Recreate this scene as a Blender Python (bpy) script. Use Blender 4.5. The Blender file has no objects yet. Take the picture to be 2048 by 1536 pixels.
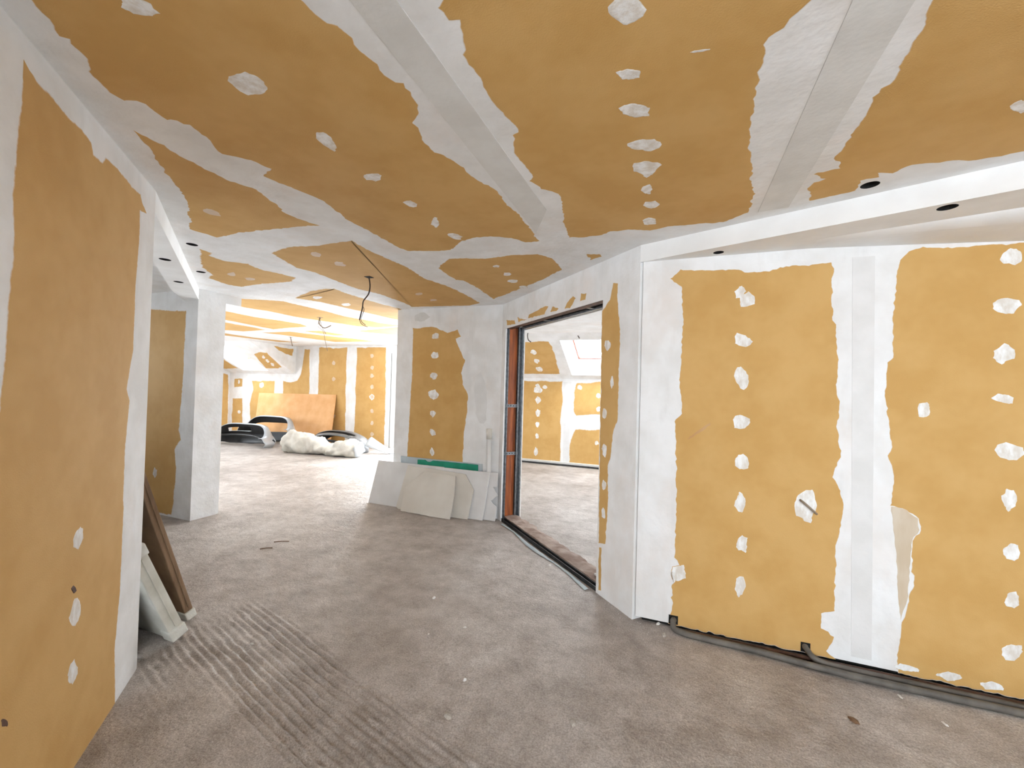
import bpy, bmesh, math, random
import numpy as np
from mathutils import Vector, Matrix, Quaternion

scene = bpy.context.scene
col = scene.collection

# ------------------------------------------------------------------ camera
F_PX, PITCH, ROLL, YAW, CAM_H = 829.978, 0.01386, 0.02796, -0.36713, 1.504
def _axes():
    cp, sp = math.cos(PITCH), math.sin(PITCH)
    fw = Vector((0, cp, sp)); up = Vector((0, -sp, cp)); rt = Vector((1, 0, 0))
    c, s = math.cos(ROLL), math.sin(ROLL)
    r = rt*c + up*s; u = rt*(-s) + up*c
    R = Matrix.Rotation(-YAW, 3, 'Z')
    return R @ fw, R @ r, R @ u
FW, RT, UP = _axes()
CAM = Vector((0, 0, CAM_H))
cd = bpy.data.cameras.new('camera'); cam = bpy.data.objects.new('camera', cd); col.objects.link(cam)
cd.sensor_width = 36; cd.lens = 36*F_PX/2048; cd.clip_start = .02; cd.clip_end = 200
M = Matrix((RT, UP, -FW)).transposed().to_4x4(); M.translation = CAM
cam.matrix_world = M
scene.camera = cam

# ------------------------------------------------------------------ light and exposure
SKY_STRENGTH = 15.0
scene.view_settings.view_transform = 'Standard'
scene.view_settings.look = 'None'
scene.view_settings.gamma = 1.0
scene.view_settings.exposure = 0.98
scene.view_settings.use_curve_mapping = False
scene.cycles.use_denoising = True
scene.cycles.max_bounces = 5
scene.cycles.diffuse_bounces = 4
scene.cycles.use_adaptive_sampling = True
scene.cycles.adaptive_threshold = 0.05
scene.cycles.glossy_bounces = 2
scene.cycles.transmission_bounces = 2
scene.cycles.transparent_max_bounces = 6
scene.cycles.caustics_reflective = False
scene.cycles.caustics_refractive = False
world = bpy.data.worlds.new('overcast_sky'); scene.world = world; world.use_nodes = True
bg = world.node_tree.nodes['Background']
bg.inputs['Color'].default_value = (0.85, 0.925, 1.0, 1); bg.inputs['Strength'].default_value = SKY_STRENGTH
def portal(center, normal, xdir, w, h):
    """light portal in a window opening: it only guides the sampling of the sky"""
    l = bpy.data.lights.new('window_portal', 'AREA'); l.shape = 'RECTANGLE'; l.size = w; l.size_y = h
    l.cycles.is_portal = True
    o = bpy.data.objects.new('window_portal', l); col.objects.link(o)
    z = -Vector(normal).normalized(); x = Vector(xdir).normalized(); y = z.cross(x)
    m = Matrix((x, y, z)).transposed().to_4x4(); m.translation = Vector(center); o.matrix_world = m
    return o

# ------------------------------------------------------------------ plan (metres, X along the outer wall, Y away from the hall)
ZC = 2.5                                    # ceiling
DG = Vector((math.cos(-.7663), math.sin(-.7663), 0)); NB = Vector((-DG.y, DG.x, 0))
PB = Vector((-.213, 2.894, 0)); PA = PB - DG*2.287
PE = Vector((-3.336, PA.y, 0)); PF = Vector((-2.562, 1.347, 0)); PG = Vector((-4.787, 2.948, 0))
YI = 3.244                                  # rear face of the pier wall
YW = 8.286                                  # outer wall
YK, ZK = 6.95, 1.76                         # slope starts at YK on the ceiling, ends at ZK on the outer wall
XG, XK = -11.95, -9.40                      # gable, dormer cheek
ZS = 2.385                                  # lowered soffits

def ray(x, y): return FW + RT*((x-1024)/F_PX) - UP*((y-768)/F_PX)
class Plane:
    """a flat surface of the building with its own 2-D axes"""
    def __init__(s, o, n, a):
        s.o = Vector(o); s.n = Vector(n).normalized(); s.a = Vector(a).normalized(); s.b = s.n.cross(s.a)
    def px(s, x, y):
        d = ray(x, y); t = (s.o-CAM).dot(s.n)/d.dot(s.n); return CAM + d*t
    def uv(s, x, y):
        p = s.px(x, y) - s.o; return (p.dot(s.a), p.dot(s.b))
    def at(s, u, v, w=0): return s.o + s.a*u + s.b*v + s.n*w
FLOOR = Plane((0, 0, 0), (0, 0, 1), (1, 0, 0))
CEIL = Plane((0, 0, ZC), (0, 0, -1), (1, 0, 0))
SOFF = Plane((0, 0, ZS), (0, 0, -1), (1, 0, 0))
W_RIGHT = Plane(PB, (0, -1, 0), (1, 0, 0))
W_DOOR = Plane(PA, -NB, DG)
W_STUB = Plane(PA, (0, -1, 0), (1, 0, 0))
W_LEFT = Plane(PF, NB, DG)
W_PIER = Plane(PG, (0, -1, 0), (1, 0, 0))
W_OUT = Plane((0, YW, 0), (0, -1, 0), (1, 0, 0))
W_GAB = Plane((XG, 0, 0), (1, 0, 0), (0, 1, 0))
W_CHEEK = Plane((XK-.004, 0, 0), (1, 0, 0), (0, 1, 0))
SL_D = Vector((0, YW-YK, ZK-ZC)).normalized()
SLOPE = Plane((0, YK, ZC), Vector((1, 0, 0)).cross(SL_D)*-1 if Vector((1, 0, 0)).cross(SL_D).z > 0 else Vector((1, 0, 0)).cross(SL_D), (1, 0, 0))
SL_LEN = math.hypot(YW-YK, ZC-ZK)

# ------------------------------------------------------------------ materials
def new_mat(name):
    m = bpy.data.materials.new(name); m.use_nodes = True
    nt = m.node_tree; return m, nt, nt.nodes['Principled BSDF']
def N(nt, t, **kw):
    n = nt.nodes.new(t)
    for k, v in kw.items(): setattr(n, k, v)
    return n
def srgb(r, g, b):
    f = lambda c: (c/255/12.92) if c/255 <= .04045 else ((c/255+.055)/1.055)**2.4
    return (f(r), f(g), f(b), 1)
def simple(name, c1, c2=None, scale=8, rough=.6, bump=0, bscale=60, metal=0, stretch=None, detail=3):
    m, nt, p = new_mat(name)
    tc = N(nt, 'ShaderNodeTexCoord'); mp = N(nt, 'ShaderNodeMapping')
    nt.links.new(tc.outputs['Object'], mp.inputs[0])
    if stretch: mp.inputs['Scale'].default_value = stretch
    p.inputs['Roughness'].default_value = rough; p.inputs['Metallic'].default_value = metal
    no = N(nt, 'ShaderNodeTexNoise'); no.inputs['Scale'].default_value = scale; no.inputs['Detail'].default_value = detail
    nt.links.new(mp.outputs[0], no.inputs['Vector'])
    cr = N(nt, 'ShaderNodeValToRGB'); cr.color_ramp.elements[0].position = .35; cr.color_ramp.elements[1].position = .65
    cr.color_ramp.elements[0].color = c1; cr.color_ramp.elements[1].color = c2 or c1
    nt.links.new(no.outputs['Fac'], cr.inputs[0]); nt.links.new(cr.outputs[0], p.inputs['Base Color'])
    if bump:
        nb = N(nt, 'ShaderNodeTexNoise'); nb.inputs['Scale'].default_value = bscale; nb.inputs['Detail'].default_value = 2
        nt.links.new(mp.outputs[0], nb.inputs['Vector'])
        bp = N(nt, 'ShaderNodeBump'); bp.inputs['Strength'].default_value = bump; bp.inputs['Distance'].default_value = .01
        nt.links.new(nb.outputs['Fac'], bp.inputs['Height']); nt.links.new(bp.outputs[0], p.inputs['Normal'])
    return m
TAN1, TAN2 = srgb(203, 159, 92), srgb(211, 169, 104)
CMP1, CMP2 = srgb(230, 228, 225), srgb(241, 240, 239)
def covered(name, e1, e2, i1, i2, lo=.2, hi=.8, isc=3.5, ist=None):
    """surface whose rim (attribute cover = 0) feathers from the e colours into the i colours"""
    m, nt, p = new_mat(name)
    p.inputs['Roughness'].default_value = .8
    tc = N(nt, 'ShaderNodeTexCoord')
    def mott(a, b, sc, pos=(.38, .62), st=None):
        no = N(nt, 'ShaderNodeTexNoise'); no.inputs['Scale'].default_value = sc; no.inputs['Detail'].default_value = 3
        no.inputs['Roughness'].default_value = .65
        mp = N(nt, 'ShaderNodeMapping'); nt.links.new(tc.outputs['Object'], mp.inputs[0])
        if st: mp.inputs['Scale'].default_value = st
        nt.links.new(mp.outputs[0], no.inputs['Vector'])
        cr = N(nt, 'ShaderNodeValToRGB'); cr.color_ramp.elements[0].position, cr.color_ramp.elements[1].position = pos
        cr.color_ramp.elements[0].color = a; cr.color_ramp.elements[1].color = b
        nt.links.new(no.outputs['Fac'], cr.inputs[0]); return cr
    ce = mott(e1, e2, 6); ci = mott(i1, i2, isc, st=ist)
    at = N(nt, 'ShaderNodeAttribute', attribute_name='cover')
    nz = N(nt, 'ShaderNodeTexNoise'); nz.inputs['Scale'].default_value = 45; nz.inputs['Detail'].default_value = 3
    nt.links.new(tc.outputs['Object'], nz.inputs['Vector'])
    ad = N(nt, 'ShaderNodeMath', operation='MULTIPLY_ADD'); ad.inputs[1].default_value = .9; nt.links.new(nz.outputs['Fac'], ad.inputs[0])
    sb = N(nt, 'ShaderNodeMath', operation='SUBTRACT'); sb.inputs[1].default_value = .45; nt.links.new(at.outputs['Fac'], sb.inputs[0])
    nt.links.new(sb.outputs[0], ad.inputs[2])
    mr = N(nt, 'ShaderNodeMapRange'); mr.inputs['From Min'].default_value = lo; mr.inputs['From Max'].default_value = hi
    nt.links.new(ad.outputs[0], mr.inputs[0])
    mx = N(nt, 'ShaderNodeMix', data_type='RGBA'); nt.links.new(mr.outputs[0], mx.inputs['Factor'])
    nt.links.new(ce.outputs[0], mx.inputs['A']); nt.links.new(ci.outputs[0], mx.inputs['B'])
    nt.links.new(mx.outputs['Result'], p.inputs['Base Color'])
    gr = N(nt, 'ShaderNodeTexNoise'); gr.inputs['Scale'].default_value = 220; gr.inputs['Detail'].default_value = 0
    nt.links.new(tc.outputs['Object'], gr.inputs['Vector'])
    bp = N(nt, 'ShaderNodeBump'); bp.inputs['Strength'].default_value = .12; bp.inputs['Distance'].default_value = .004
    nt.links.new(gr.outputs['Fac'], bp.inputs['Height']); nt.links.new(bp.outputs[0], p.inputs['Normal'])
    return m
MT = {}
def compound_mat():
    m = simple('joint_compound', CMP1, CMP2, 5, .82, .25, 30); nt = m.node_tree; p = nt.nodes['Principled BSDF']
    src = p.inputs['Base Color'].links[0].from_socket
    tc = N(nt, 'ShaderNodeTexCoord')
    def ns(sc, st):
        mp = N(nt, 'ShaderNodeMapping'); mp.inputs['Scale'].default_value = st; nt.links.new(tc.outputs['Object'], mp.inputs[0])
        no = N(nt, 'ShaderNodeTexNoise'); no.inputs['Scale'].default_value = sc; no.inputs['Detail'].default_value = 4; no.inputs['Roughness'].default_value = .62
        nt.links.new(mp.outputs[0], no.inputs['Vector']); return no
    cur = src
    for sc, st, lo, hi, amt, colr in ((2.2, (1, 1, .6), .52, .74, .5, srgb(230, 217, 207)), (9, (1, 1, .22), .55, .75, .4, srgb(216, 214, 211)), (3.1, (1.2, 1.2, .5), .56, .72, .6, srgb(245, 246, 246))):
        no = ns(sc, st); mr = N(nt, 'ShaderNodeMapRange'); mr.inputs['From Min'].default_value = lo; mr.inputs['From Max'].default_value = hi; mr.inputs['To Max'].default_value = amt
        nt.links.new(no.outputs['Fac'], mr.inputs[0])
        mx = N(nt, 'ShaderNodeMix', data_type='RGBA'); nt.links.new(mr.outputs[0], mx.inputs['Factor']); nt.links.new(cur, mx.inputs['A']); mx.inputs['B'].default_value = colr
        cur = mx.outputs['Result']
    nt.links.new(cur, p.inputs['Base Color']); return m
MT['compound'] = compound_mat()
MT['panel'] = covered('plasterboard_paper', CMP1, CMP2, TAN1, TAN2, .1, .6)
MT['spot'] = covered('filler_spot', TAN1, TAN2, srgb(222, 214, 203), srgb(245, 244, 242), .1, .6, 26, (1, 1, .45))
MT['smear_flat'] = simple('thin_filler_film', srgb(205, 186, 160), srgb(218, 204, 184), 14, .8, .1, 40, 0, (1, 1, .3))
MT['smear'] = covered('thin_filler_smear', TAN1, TAN2, srgb(214, 190, 160), srgb(222, 206, 186), .1, .7)
MT['faint'] = covered('faint_filler', TAN1, TAN2, srgb(196, 150, 98), srgb(206, 168, 122), .1, .9)
MT['tape'] = simple('paper_tape', srgb(215, 212, 207), srgb(225, 223, 219), 7, .8, .1, 60)
MT['tape_light'] = simple('smooth_taped_joint', srgb(224, 222, 219), srgb(232, 230, 228), 7, .8, .1, 60)
MT['white_skim'] = simple('white_skim', srgb(234, 232, 229), srgb(243, 242, 240), 4, .75, .1, 30)
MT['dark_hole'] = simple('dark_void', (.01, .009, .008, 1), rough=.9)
MT['metal'] = simple('galvanised_steel', srgb(120, 124, 128), srgb(150, 154, 158), 30, .42, .05, 80, .85)
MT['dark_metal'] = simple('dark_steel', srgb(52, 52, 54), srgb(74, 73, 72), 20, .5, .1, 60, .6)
MT['wood'] = simple('red_brown_timber', srgb(122, 58, 18), srgb(168, 88, 34), 5, .55, .12, 40, 0, (7, 7, .7))
MT['wood_dark'] = simple('dark_timber', srgb(70, 44, 30), srgb(104, 72, 54), 6, .65, .15, 40, 0, (3, 3, 3))
MT['sill'] = simple('rough_dusty_plank', srgb(138, 116, 104), srgb(176, 158, 146), 7, .85, .5, 30)
MT['conduit'] = simple('grey_conduit', srgb(84, 80, 74), srgb(112, 106, 98), 12, .6, .1, 50)
MT['cable'] = simple('dark_cable', srgb(44, 30, 22), srgb(70, 50, 38), 20, .5)
MT['cable_grey'] = simple('grey_cable', srgb(130, 112, 94), srgb(150, 134, 116), 20, .5)
MT['wrap_white'] = simple('white_foam_wrap', srgb(214, 211, 198), srgb(232, 230, 220), 9, .6, .3, 25)
MT['foam_corner'] = simple('foam_corner_cap', srgb(226, 224, 214), srgb(238, 237, 229), 20, .7, .2, 90)
MT['cardboard'] = simple('brown_cardboard', srgb(128, 102, 78), srgb(150, 122, 95), 5, .8, .2, 30, 0, (1, 5, .6))
MT['gypsum'] = simple('white_gypsum_sheet', srgb(222, 219, 216), srgb(236, 234, 232), 3, .8, .08, 40)
MT['gypsum_cream'] = simple('cream_gypsum_back', srgb(216, 208, 196), srgb(228, 222, 212), 3, .8, .08, 40)
MT['green'] = simple('green_moisture_board', srgb(20, 132, 104), srgb(34, 152, 122), 6, .75, .08, 40)
MT['bluegrey'] = simple('blue_grey_board', srgb(178, 190, 196), srgb(194, 204, 208), 4, .8, .05, 40)
MT['fibre'] = simple('brown_fibreboard', srgb(222, 166, 108), srgb(232, 182, 128), 4, .75, .05, 60)
MT['silver'] = simple('silver_paint', srgb(176, 180, 184), srgb(188, 192, 196), 3, .32, 0, 60, .35)
MT['grey_paint'] = simple('grey_paint', srgb(104, 104, 104), srgb(120, 120, 120), 3, .35, 0, 60, .2)
MT['black'] = simple('black_plastic', (.012, .012, .013, 1), (.02, .02, .021, 1), 6, .5)
MT['wrap'] = simple('crumpled_foam_sheet', srgb(196, 192, 182), srgb(222, 219, 210), 5, .6, .4, 14)
MT['pvc'] = simple('white_pvc', srgb(238, 238, 236), srgb(246, 246, 244), 4, .35)
MT['pink_seal'] = simple('pale_pink_frame', srgb(150, 84, 66), srgb(164, 96, 76), 4, .5)
MT['chip'] = simple('plaster_chip', srgb(226, 222, 216), srgb(240, 238, 234), 30, .85, .4, 120)
MT['stone'] = simple('grey_mortar_lump', srgb(168, 160, 150), srgb(190, 182, 172), 20, .85, .5, 90)
MT['splinter'] = simple('wood_splinter', srgb(110, 84, 60), srgb(136, 106, 80), 20, .8)
m, nt, p = new_mat('window_glass')
tr = N(nt, 'ShaderNodeBsdfTransparent'); gl = N(nt, 'ShaderNodeBsdfGlossy'); gl.inputs['Roughness'].default_value = .02
mx = N(nt, 'ShaderNodeMixShader'); mx.inputs[0].default_value = .06
nt.links.new(tr.outputs[0], mx.inputs[1]); nt.links.new(gl.outputs[0], mx.inputs[2])
nt.links.new(mx.outputs[0], nt.nodes['Material Output'].inputs['Surface']); MT['glass'] = m

# concrete floor
m, nt, p = new_mat('raw_concrete_screed')
tc = N(nt, 'ShaderNodeTexCoord')
def fnoise(sc, det=8, ro=.6):
    n = N(nt, 'ShaderNodeTexNoise'); n.inputs['Scale'].default_value = sc; n.inputs['Detail'].default_value = det
    n.inputs['Roughness'].default_value = ro; nt.links.new(tc.outputs['Object'], n.inputs['Vector']); return n
n1, n2, n3 = fnoise(1.1, 4), fnoise(6, 5, .7), fnoise(70, 3, .7)
cr = N(nt, 'ShaderNodeValToRGB'); cr.color_ramp.elements[0].position = .3; cr.color_ramp.elements[1].position = .72
cr.color_ramp.elements[0].color = srgb(160, 151, 144); cr.color_ramp.elements[1].color = srgb(206, 201, 197)
nt.links.new(n1.outputs['Fac'], cr.inputs[0])
cr2 = N(nt, 'ShaderNodeValToRGB'); cr2.color_ramp.elements[0].position = .35; cr2.color_ramp.elements[1].position = .7
cr2.color_ramp.elements[0].color = (.76, .73, .70, 1); cr2.color_ramp.elements[1].color = (1.16, 1.16, 1.16, 1)
nt.links.new(n2.outputs['Fac'], cr2.inputs[0])
mx = N(nt, 'ShaderNodeMix', data_type='RGBA', blend_type='MULTIPLY'); mx.inputs['Factor'].default_value = 1
nt.links.new(cr.outputs[0], mx.inputs['A']); nt.links.new(cr2.outputs[0], mx.inputs['B'])
n5 = fnoise(130, 2, .75)
cr3 = N(nt, 'ShaderNodeValToRGB'); cr3.color_ramp.elements[0].position = .3; cr3.color_ramp.elements[1].position = .7
cr3.color_ramp.elements[0].color = (.66, .63, .60, 1); cr3.color_ramp.elements[1].color = (1.25, 1.25, 1.25, 1)
nt.links.new(n5.outputs['Fac'], cr3.inputs[0])
mx2 = N(nt, 'ShaderNodeMix', data_type='RGBA', blend_type='MULTIPLY'); mx2.inputs['Factor'].default_value = 1
nt.links.new(mx.outputs['Result'], mx2.inputs['A']); nt.links.new(cr3.outputs[0], mx2.inputs['B'])
nt.links.new(mx2.outputs['Result'], p.inputs['Base Color'])
p.inputs['Roughness'].default_value = .48; p.inputs['Specular IOR Level'].default_value = .5
b1 = N(nt, 'ShaderNodeBump'); b1.inputs['Strength'].default_value = .7; b1.inputs['Distance'].default_value = .006
nt.links.new(n3.outputs['Fac'], b1.inputs['Height'])
b2 = N(nt, 'ShaderNodeBump'); b2.inputs['Strength'].default_value = .8; b2.inputs['Distance'].default_value = .012
n4 = fnoise(14, 2, .6)
nt.links.new(n4.outputs['Fac'], b2.inputs['Height']); nt.links.new(b1.outputs[0], b2.inputs['Normal'])
nt.links.new(b2.outputs[0], p.inputs['Normal'])
MT['floor'] = m

# ------------------------------------------------------------------ mesh helpers
def link(name, me, mats, parent=None, origin=None, smooth=False):
    if not isinstance(mats, (list, tuple)): mats = [mats]
    for mm in mats: me.materials.append(MT[mm])
    if smooth:
        for f_ in me.polygons: f_.use_smooth = True
    o = bpy.data.objects.new(name, me); col.objects.link(o)
    if origin is not None:
        me.transform(Matrix.Translation(-Vector(origin))); o.location = Vector(origin)
    if parent is not None:
        o.parent = parent
        o.matrix_parent_inverse = PARENT_INV.get(parent.name, Matrix.Identity(4))
    return o
PARENT_INV = {}
def from_bm(name, bm, mats, parent=None, origin=None, smooth=False):
    me = bpy.data.meshes.new(name); bm.to_mesh(me); bm.free()
    return link(name, me, mats, parent, origin, smooth)
def from_data(name, v, f, mats, parent=None, origin=None, smooth=False):
    me = bpy.data.meshes.new(name); me.from_pydata([tuple(q) for q in v], [], f); me.update()
    return link(name, me, mats, parent, origin, smooth)
def empty(name, loc):
    o = bpy.data.objects.new(name, None); o.empty_display_size = .1; o.location = loc; col.objects.link(o)
    PARENT_INV[o.name] = Matrix.Translation(-Vector(loc)); return o
def tag(o, label, cat, group=None):
    o['label'] = label; o['category'] = cat
    if group: o['group'] = group
    return o
def struct(o, label=None):
    o['kind'] = 'structure'
    if label: o['label'] = label
    return o
class Fr:
    """local frame for boxes"""
    def __init__(s, o=(0, 0, 0), x=(1, 0, 0), y=(0, 1, 0), z=(0, 0, 1)):
        s.o, s.x, s.y, s.z = Vector(o), Vector(x), Vector(y), Vector(z)
    def __call__(s, a, b, c): return s.o + s.x*a + s.y*b + s.z*c
WORLD = Fr()
def add_box(bm, lo, hi, fr=WORLD, bevel=0, mat=0):
    vs = [bm.verts.new(fr(*(hi[k] if i >> k & 1 else lo[k] for k in range(3)))) for i in range(8)]
    fs = [bm.faces.new([vs[i] for i in q]) for q in ((0, 2, 3, 1), (4, 5, 7, 6), (0, 1, 5, 4), (2, 6, 7, 3), (0, 4, 6, 2), (1, 3, 7, 5))]
    for f_ in fs: f_.material_index = mat
    if bevel:
        es = list({e for f_ in fs for e in f_.edges})
        bmesh.ops.bevel(bm, geom=es, offset=bevel, segments=2, affect='EDGES', profile=.5)
    return vs
def box(name, lo, hi, mat, parent=None, fr=WORLD, bevel=0, origin=None):
    bm = bmesh.new(); add_box(bm, lo, hi, fr, bevel)
    bmesh.ops.recalc_face_normals(bm, faces=bm.faces)
    return from_bm(name, bm, mat, parent, origin)
def boxes(name, lst, mat, parent=None, fr=WORLD, bevel=0, origin=None):
    bm = bmesh.new()
    for lo, hi in lst: add_box(bm, lo, hi, fr, bevel)
    bmesh.ops.recalc_face_normals(bm, faces=bm.faces)
    return from_bm(name, bm, mat, parent, origin)
def smooth_path(pts, n=8):
    P = [Vector(q) for q in pts]; out = []
    for i in range(len(P)-1):
        p0, p1, p2, p3 = P[max(i-1, 0)], P[i], P[i+1], P[min(i+2, len(P)-1)]
        for k in range(n):
            t = k/n
            out.append(.5*((2*p1)+(p2-p0)*t+(2*p0-5*p1+4*p2-p3)*t*t+(3*p1-p0-3*p2+p3)*t**3))
    out.append(P[-1]); return out
def tube(name, pts, r, mat, parent=None, n=8, sm=8, origin=None, ribs=0):
    P = smooth_path(pts, sm) if sm else [Vector(q) for q in pts]
    vs, fs = [], []
    up = Vector((.13, .21, .97)).normalized()
    for i, q in enumerate(P):
        t = (P[min(i+1, len(P)-1)]-P[max(i-1, 0)]).normalized()
        a = t.cross(up)
        if a.length < .1: a = t.cross(Vector((1, 0, 0)))
        a.normalize(); b = t.cross(a)
        rr = r*(1+(ribs if i % 2 else 0))
        vs += [q + a*(rr*math.cos(2*math.pi*k/n)) + b*(rr*math.sin(2*math.pi*k/n)) for k in range(n)]
    for i in range(len(P)-1):
        fs += [(i*n+k, i*n+(k+1) % n, (i+1)*n+(k+1) % n, (i+1)*n+k) for k in range(n)]
    fs += [tuple(range(n-1, -1, -1)), tuple((len(P)-1)*n+k for k in range(n))]
    return from_data(name, vs, fs, mat, parent, origin, True)

# patches that lie on a plane: outline -> rough outline -> thin feathered mesh
THICK = [0]
def rough_outline(pts, seg, amp, rng):
    out = []; n = len(pts)
    for i in range(n):
        a, b = Vector(pts[i]), Vector(pts[(i+1) % n]); d = b-a; L = d.length
        if L < 1e-6: continue
        k = max(1, min(60, int(L/seg))); nr = Vector((-d.y, d.x))/L
        w = 0
        for j in range(k):
            t = j/k; w = .6*w + rng.gauss(0, amp*.7)
            env = 1 if k < 3 else min(1, 4*t*(1-t)+.25)
            out.append(a + d*t + nr*(w*env + rng.gauss(0, amp*.35)))
    return out
def area(p): return .5*sum(p[i].x*p[(i+1) % len(p)].y-p[(i+1) % len(p)].x*p[i].y for i in range(len(p)))
def safe_inset(P, Q, w):
    """keep an inset point only where it stays inside the outline and clear of every other edge"""
    A = np.array([tuple(q) for q in P]); B = np.roll(A, -1, 0); D = B-A; L2 = (D**2).sum(1)+1e-12
    q = np.array([tuple(v) for v in Q])
    t = np.clip(((q[:, None]-A[None])*D[None]).sum(2)/L2, 0, 1)
    ds = np.sqrt(((q[:, None]-A[None]-D[None]*t[..., None])**2).sum(2)).min(1)
    x, y = q[:, 0:1], q[:, 1:2]
    cr = (A[None, :, 1] > y) != (B[None, :, 1] > y)
    with np.errstate(all='ignore'):
        xi = A[None, :, 0]+(y-A[None, :, 1])*D[None, :, 0]/D[None, :, 1]
    ins = (cr & (x < xi)).sum(1) % 2 == 1
    ok = ins & (ds > .45*w)
    n = len(P); bad = ~ok
    for _ in range(1): bad = bad | np.roll(bad, 1) | np.roll(bad, -1)
    return [P[i]*.999+Q[i]*.001 if bad[i] else Q[i] for i in range(n)]
def patch_uv(plane, uvs, name, mat, parent, thick=.0006, feather=.006, seg=.03, amp=.003, seed=None, lift=.0):
    rng = random.Random(seed if seed is not None else len(bpy.data.objects))
    P = rough_outline([Vector(q) for q in uvs], seg, amp, rng)
    if area(P) < 0: P.reverse()
    n = len(P); inner = []
    for i in range(n):
        d = P[(i+1) % n]-P[i-1]
        nn = Vector((-d.y, d.x)); nn = nn/nn.length if nn.length > 1e-9 else Vector((0, 0))
        inner.append(P[i]+nn*min(feather, .3*math.sqrt(abs(area(P)))*.35))
    inner = safe_inset(P, inner, feather)
    THICK[0] = (THICK[0]+1) % 7
    th = thick + THICK[0]*.00004
    vs = [plane.at(q.x, q.y, lift+.0001) for q in P] + [plane.at(q.x, q.y, lift+th) for q in inner]
    fs = [(i, (i+1) % n, n+(i+1) % n, n+i) for i in range(n)] + [tuple(range(n, 2*n))]
    me = bpy.data.meshes.new(name); me.from_pydata([tuple(v) for v in vs], [], fs); me.update()
    at = me.attributes.new('cover', 'FLOAT', 'POINT')
    at.data.foreach_set('value', [0.0]*n+[1.0]*n)
    return link(name, me, mat, parent)
def patch(plane, px, name, mat, parent, foot=None, **k):
    uv = []
    for q in px:
        p_ = plane.px(*q)
        if foot is not None and p_.z < .06: p_.z = foot
        p_ = p_-plane.o; uv.append((p_.dot(plane.a), p_.dot(plane.b)))
    return patch_uv(plane, uv, name, mat, parent, **k)
def spot(plane, cx, cy, rx, ry, parent, rot=0, mat='spot', name='filler_patch', seed=None, **k):
    rng = random.Random(seed if seed is not None else int(cx*7+cy*13))
    n = 11; c, s = math.cos(math.radians(rot)), math.sin(math.radians(rot)); pts = []
    for i in range(n):
        a = 2*math.pi*i/n + rng.uniform(-.15, .15); r = rng.uniform(.78, 1.14)
        x, y = rx*r*math.cos(a), ry*r*math.sin(a); pts.append((cx+x*c-y*s, cy+x*s+y*c))
    uv = [Vector(plane.uv(*q)) for q in pts]
    size = math.sqrt(abs(area(uv)))
    kw = dict(thick=.0012, feather=size*.16, seg=max(size*.12, .004), amp=size*.02); kw.update(k)
    return patch_uv(plane, uv, name, mat, parent, **kw)
def strip(plane, p1, p2, w, name, mat, parent, th=.0014):
    """thin straight strip (paper tape) between two pixel points on a plane"""
    a, b = Vector(plane.uv(*p1)), Vector(plane.uv(*p2)); d = (b-a).normalized(); nn = Vector((-d.y, d.x))*w/2
    q = [a-nn, b-nn, b+nn, a+nn]
    v = [plane.at(t.x, t.y, 0) for t in q]+[plane.at(t.x, t.y, th) for t in q]
    return from_data(name, v, [(0, 1, 5, 4), (1, 2, 6, 5), (2, 3, 7, 6), (3, 0, 4, 7), (4, 5, 6, 7)], mat, parent)
def sheet_with_holes(name, plane, outline, holes, mats, depth=.09, parent=None):
    """flat surface (uv outline) with round recessed holes (u, v, r)"""
    bm = bmesh.new()
    def loop(pts):
        vs = [bm.verts.new(plane.at(*q)) for q in pts]
        return vs, [bm.edges.new((vs[i], vs[(i+1) % len(vs)])) for i in range(len(vs))]
    es = loop(outline)[1]; hl = []
    for u, v, r in holes:
        vs, e = loop([(u+r*math.cos(2*math.pi*k/20), v+r*math.sin(2*math.pi*k/20)) for k in range(20)])
        es += e; hl.append(vs)
    bmesh.ops.triangle_fill(bm, use_beauty=True, use_dissolve=False, edges=es, normal=plane.n)
    for vs in hl:
        up = [bm.verts.new(v.co - plane.n*depth) for v in vs]; n = len(vs)
        for i in range(n):
            f_ = bm.faces.new((vs[i], vs[(i+1) % n], up[(i+1) % n], up[i])); f_.material_index = 1
        f_ = bm.faces.new(up); f_.material_index = 1
    return from_bm(name, bm, mats, parent)

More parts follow.
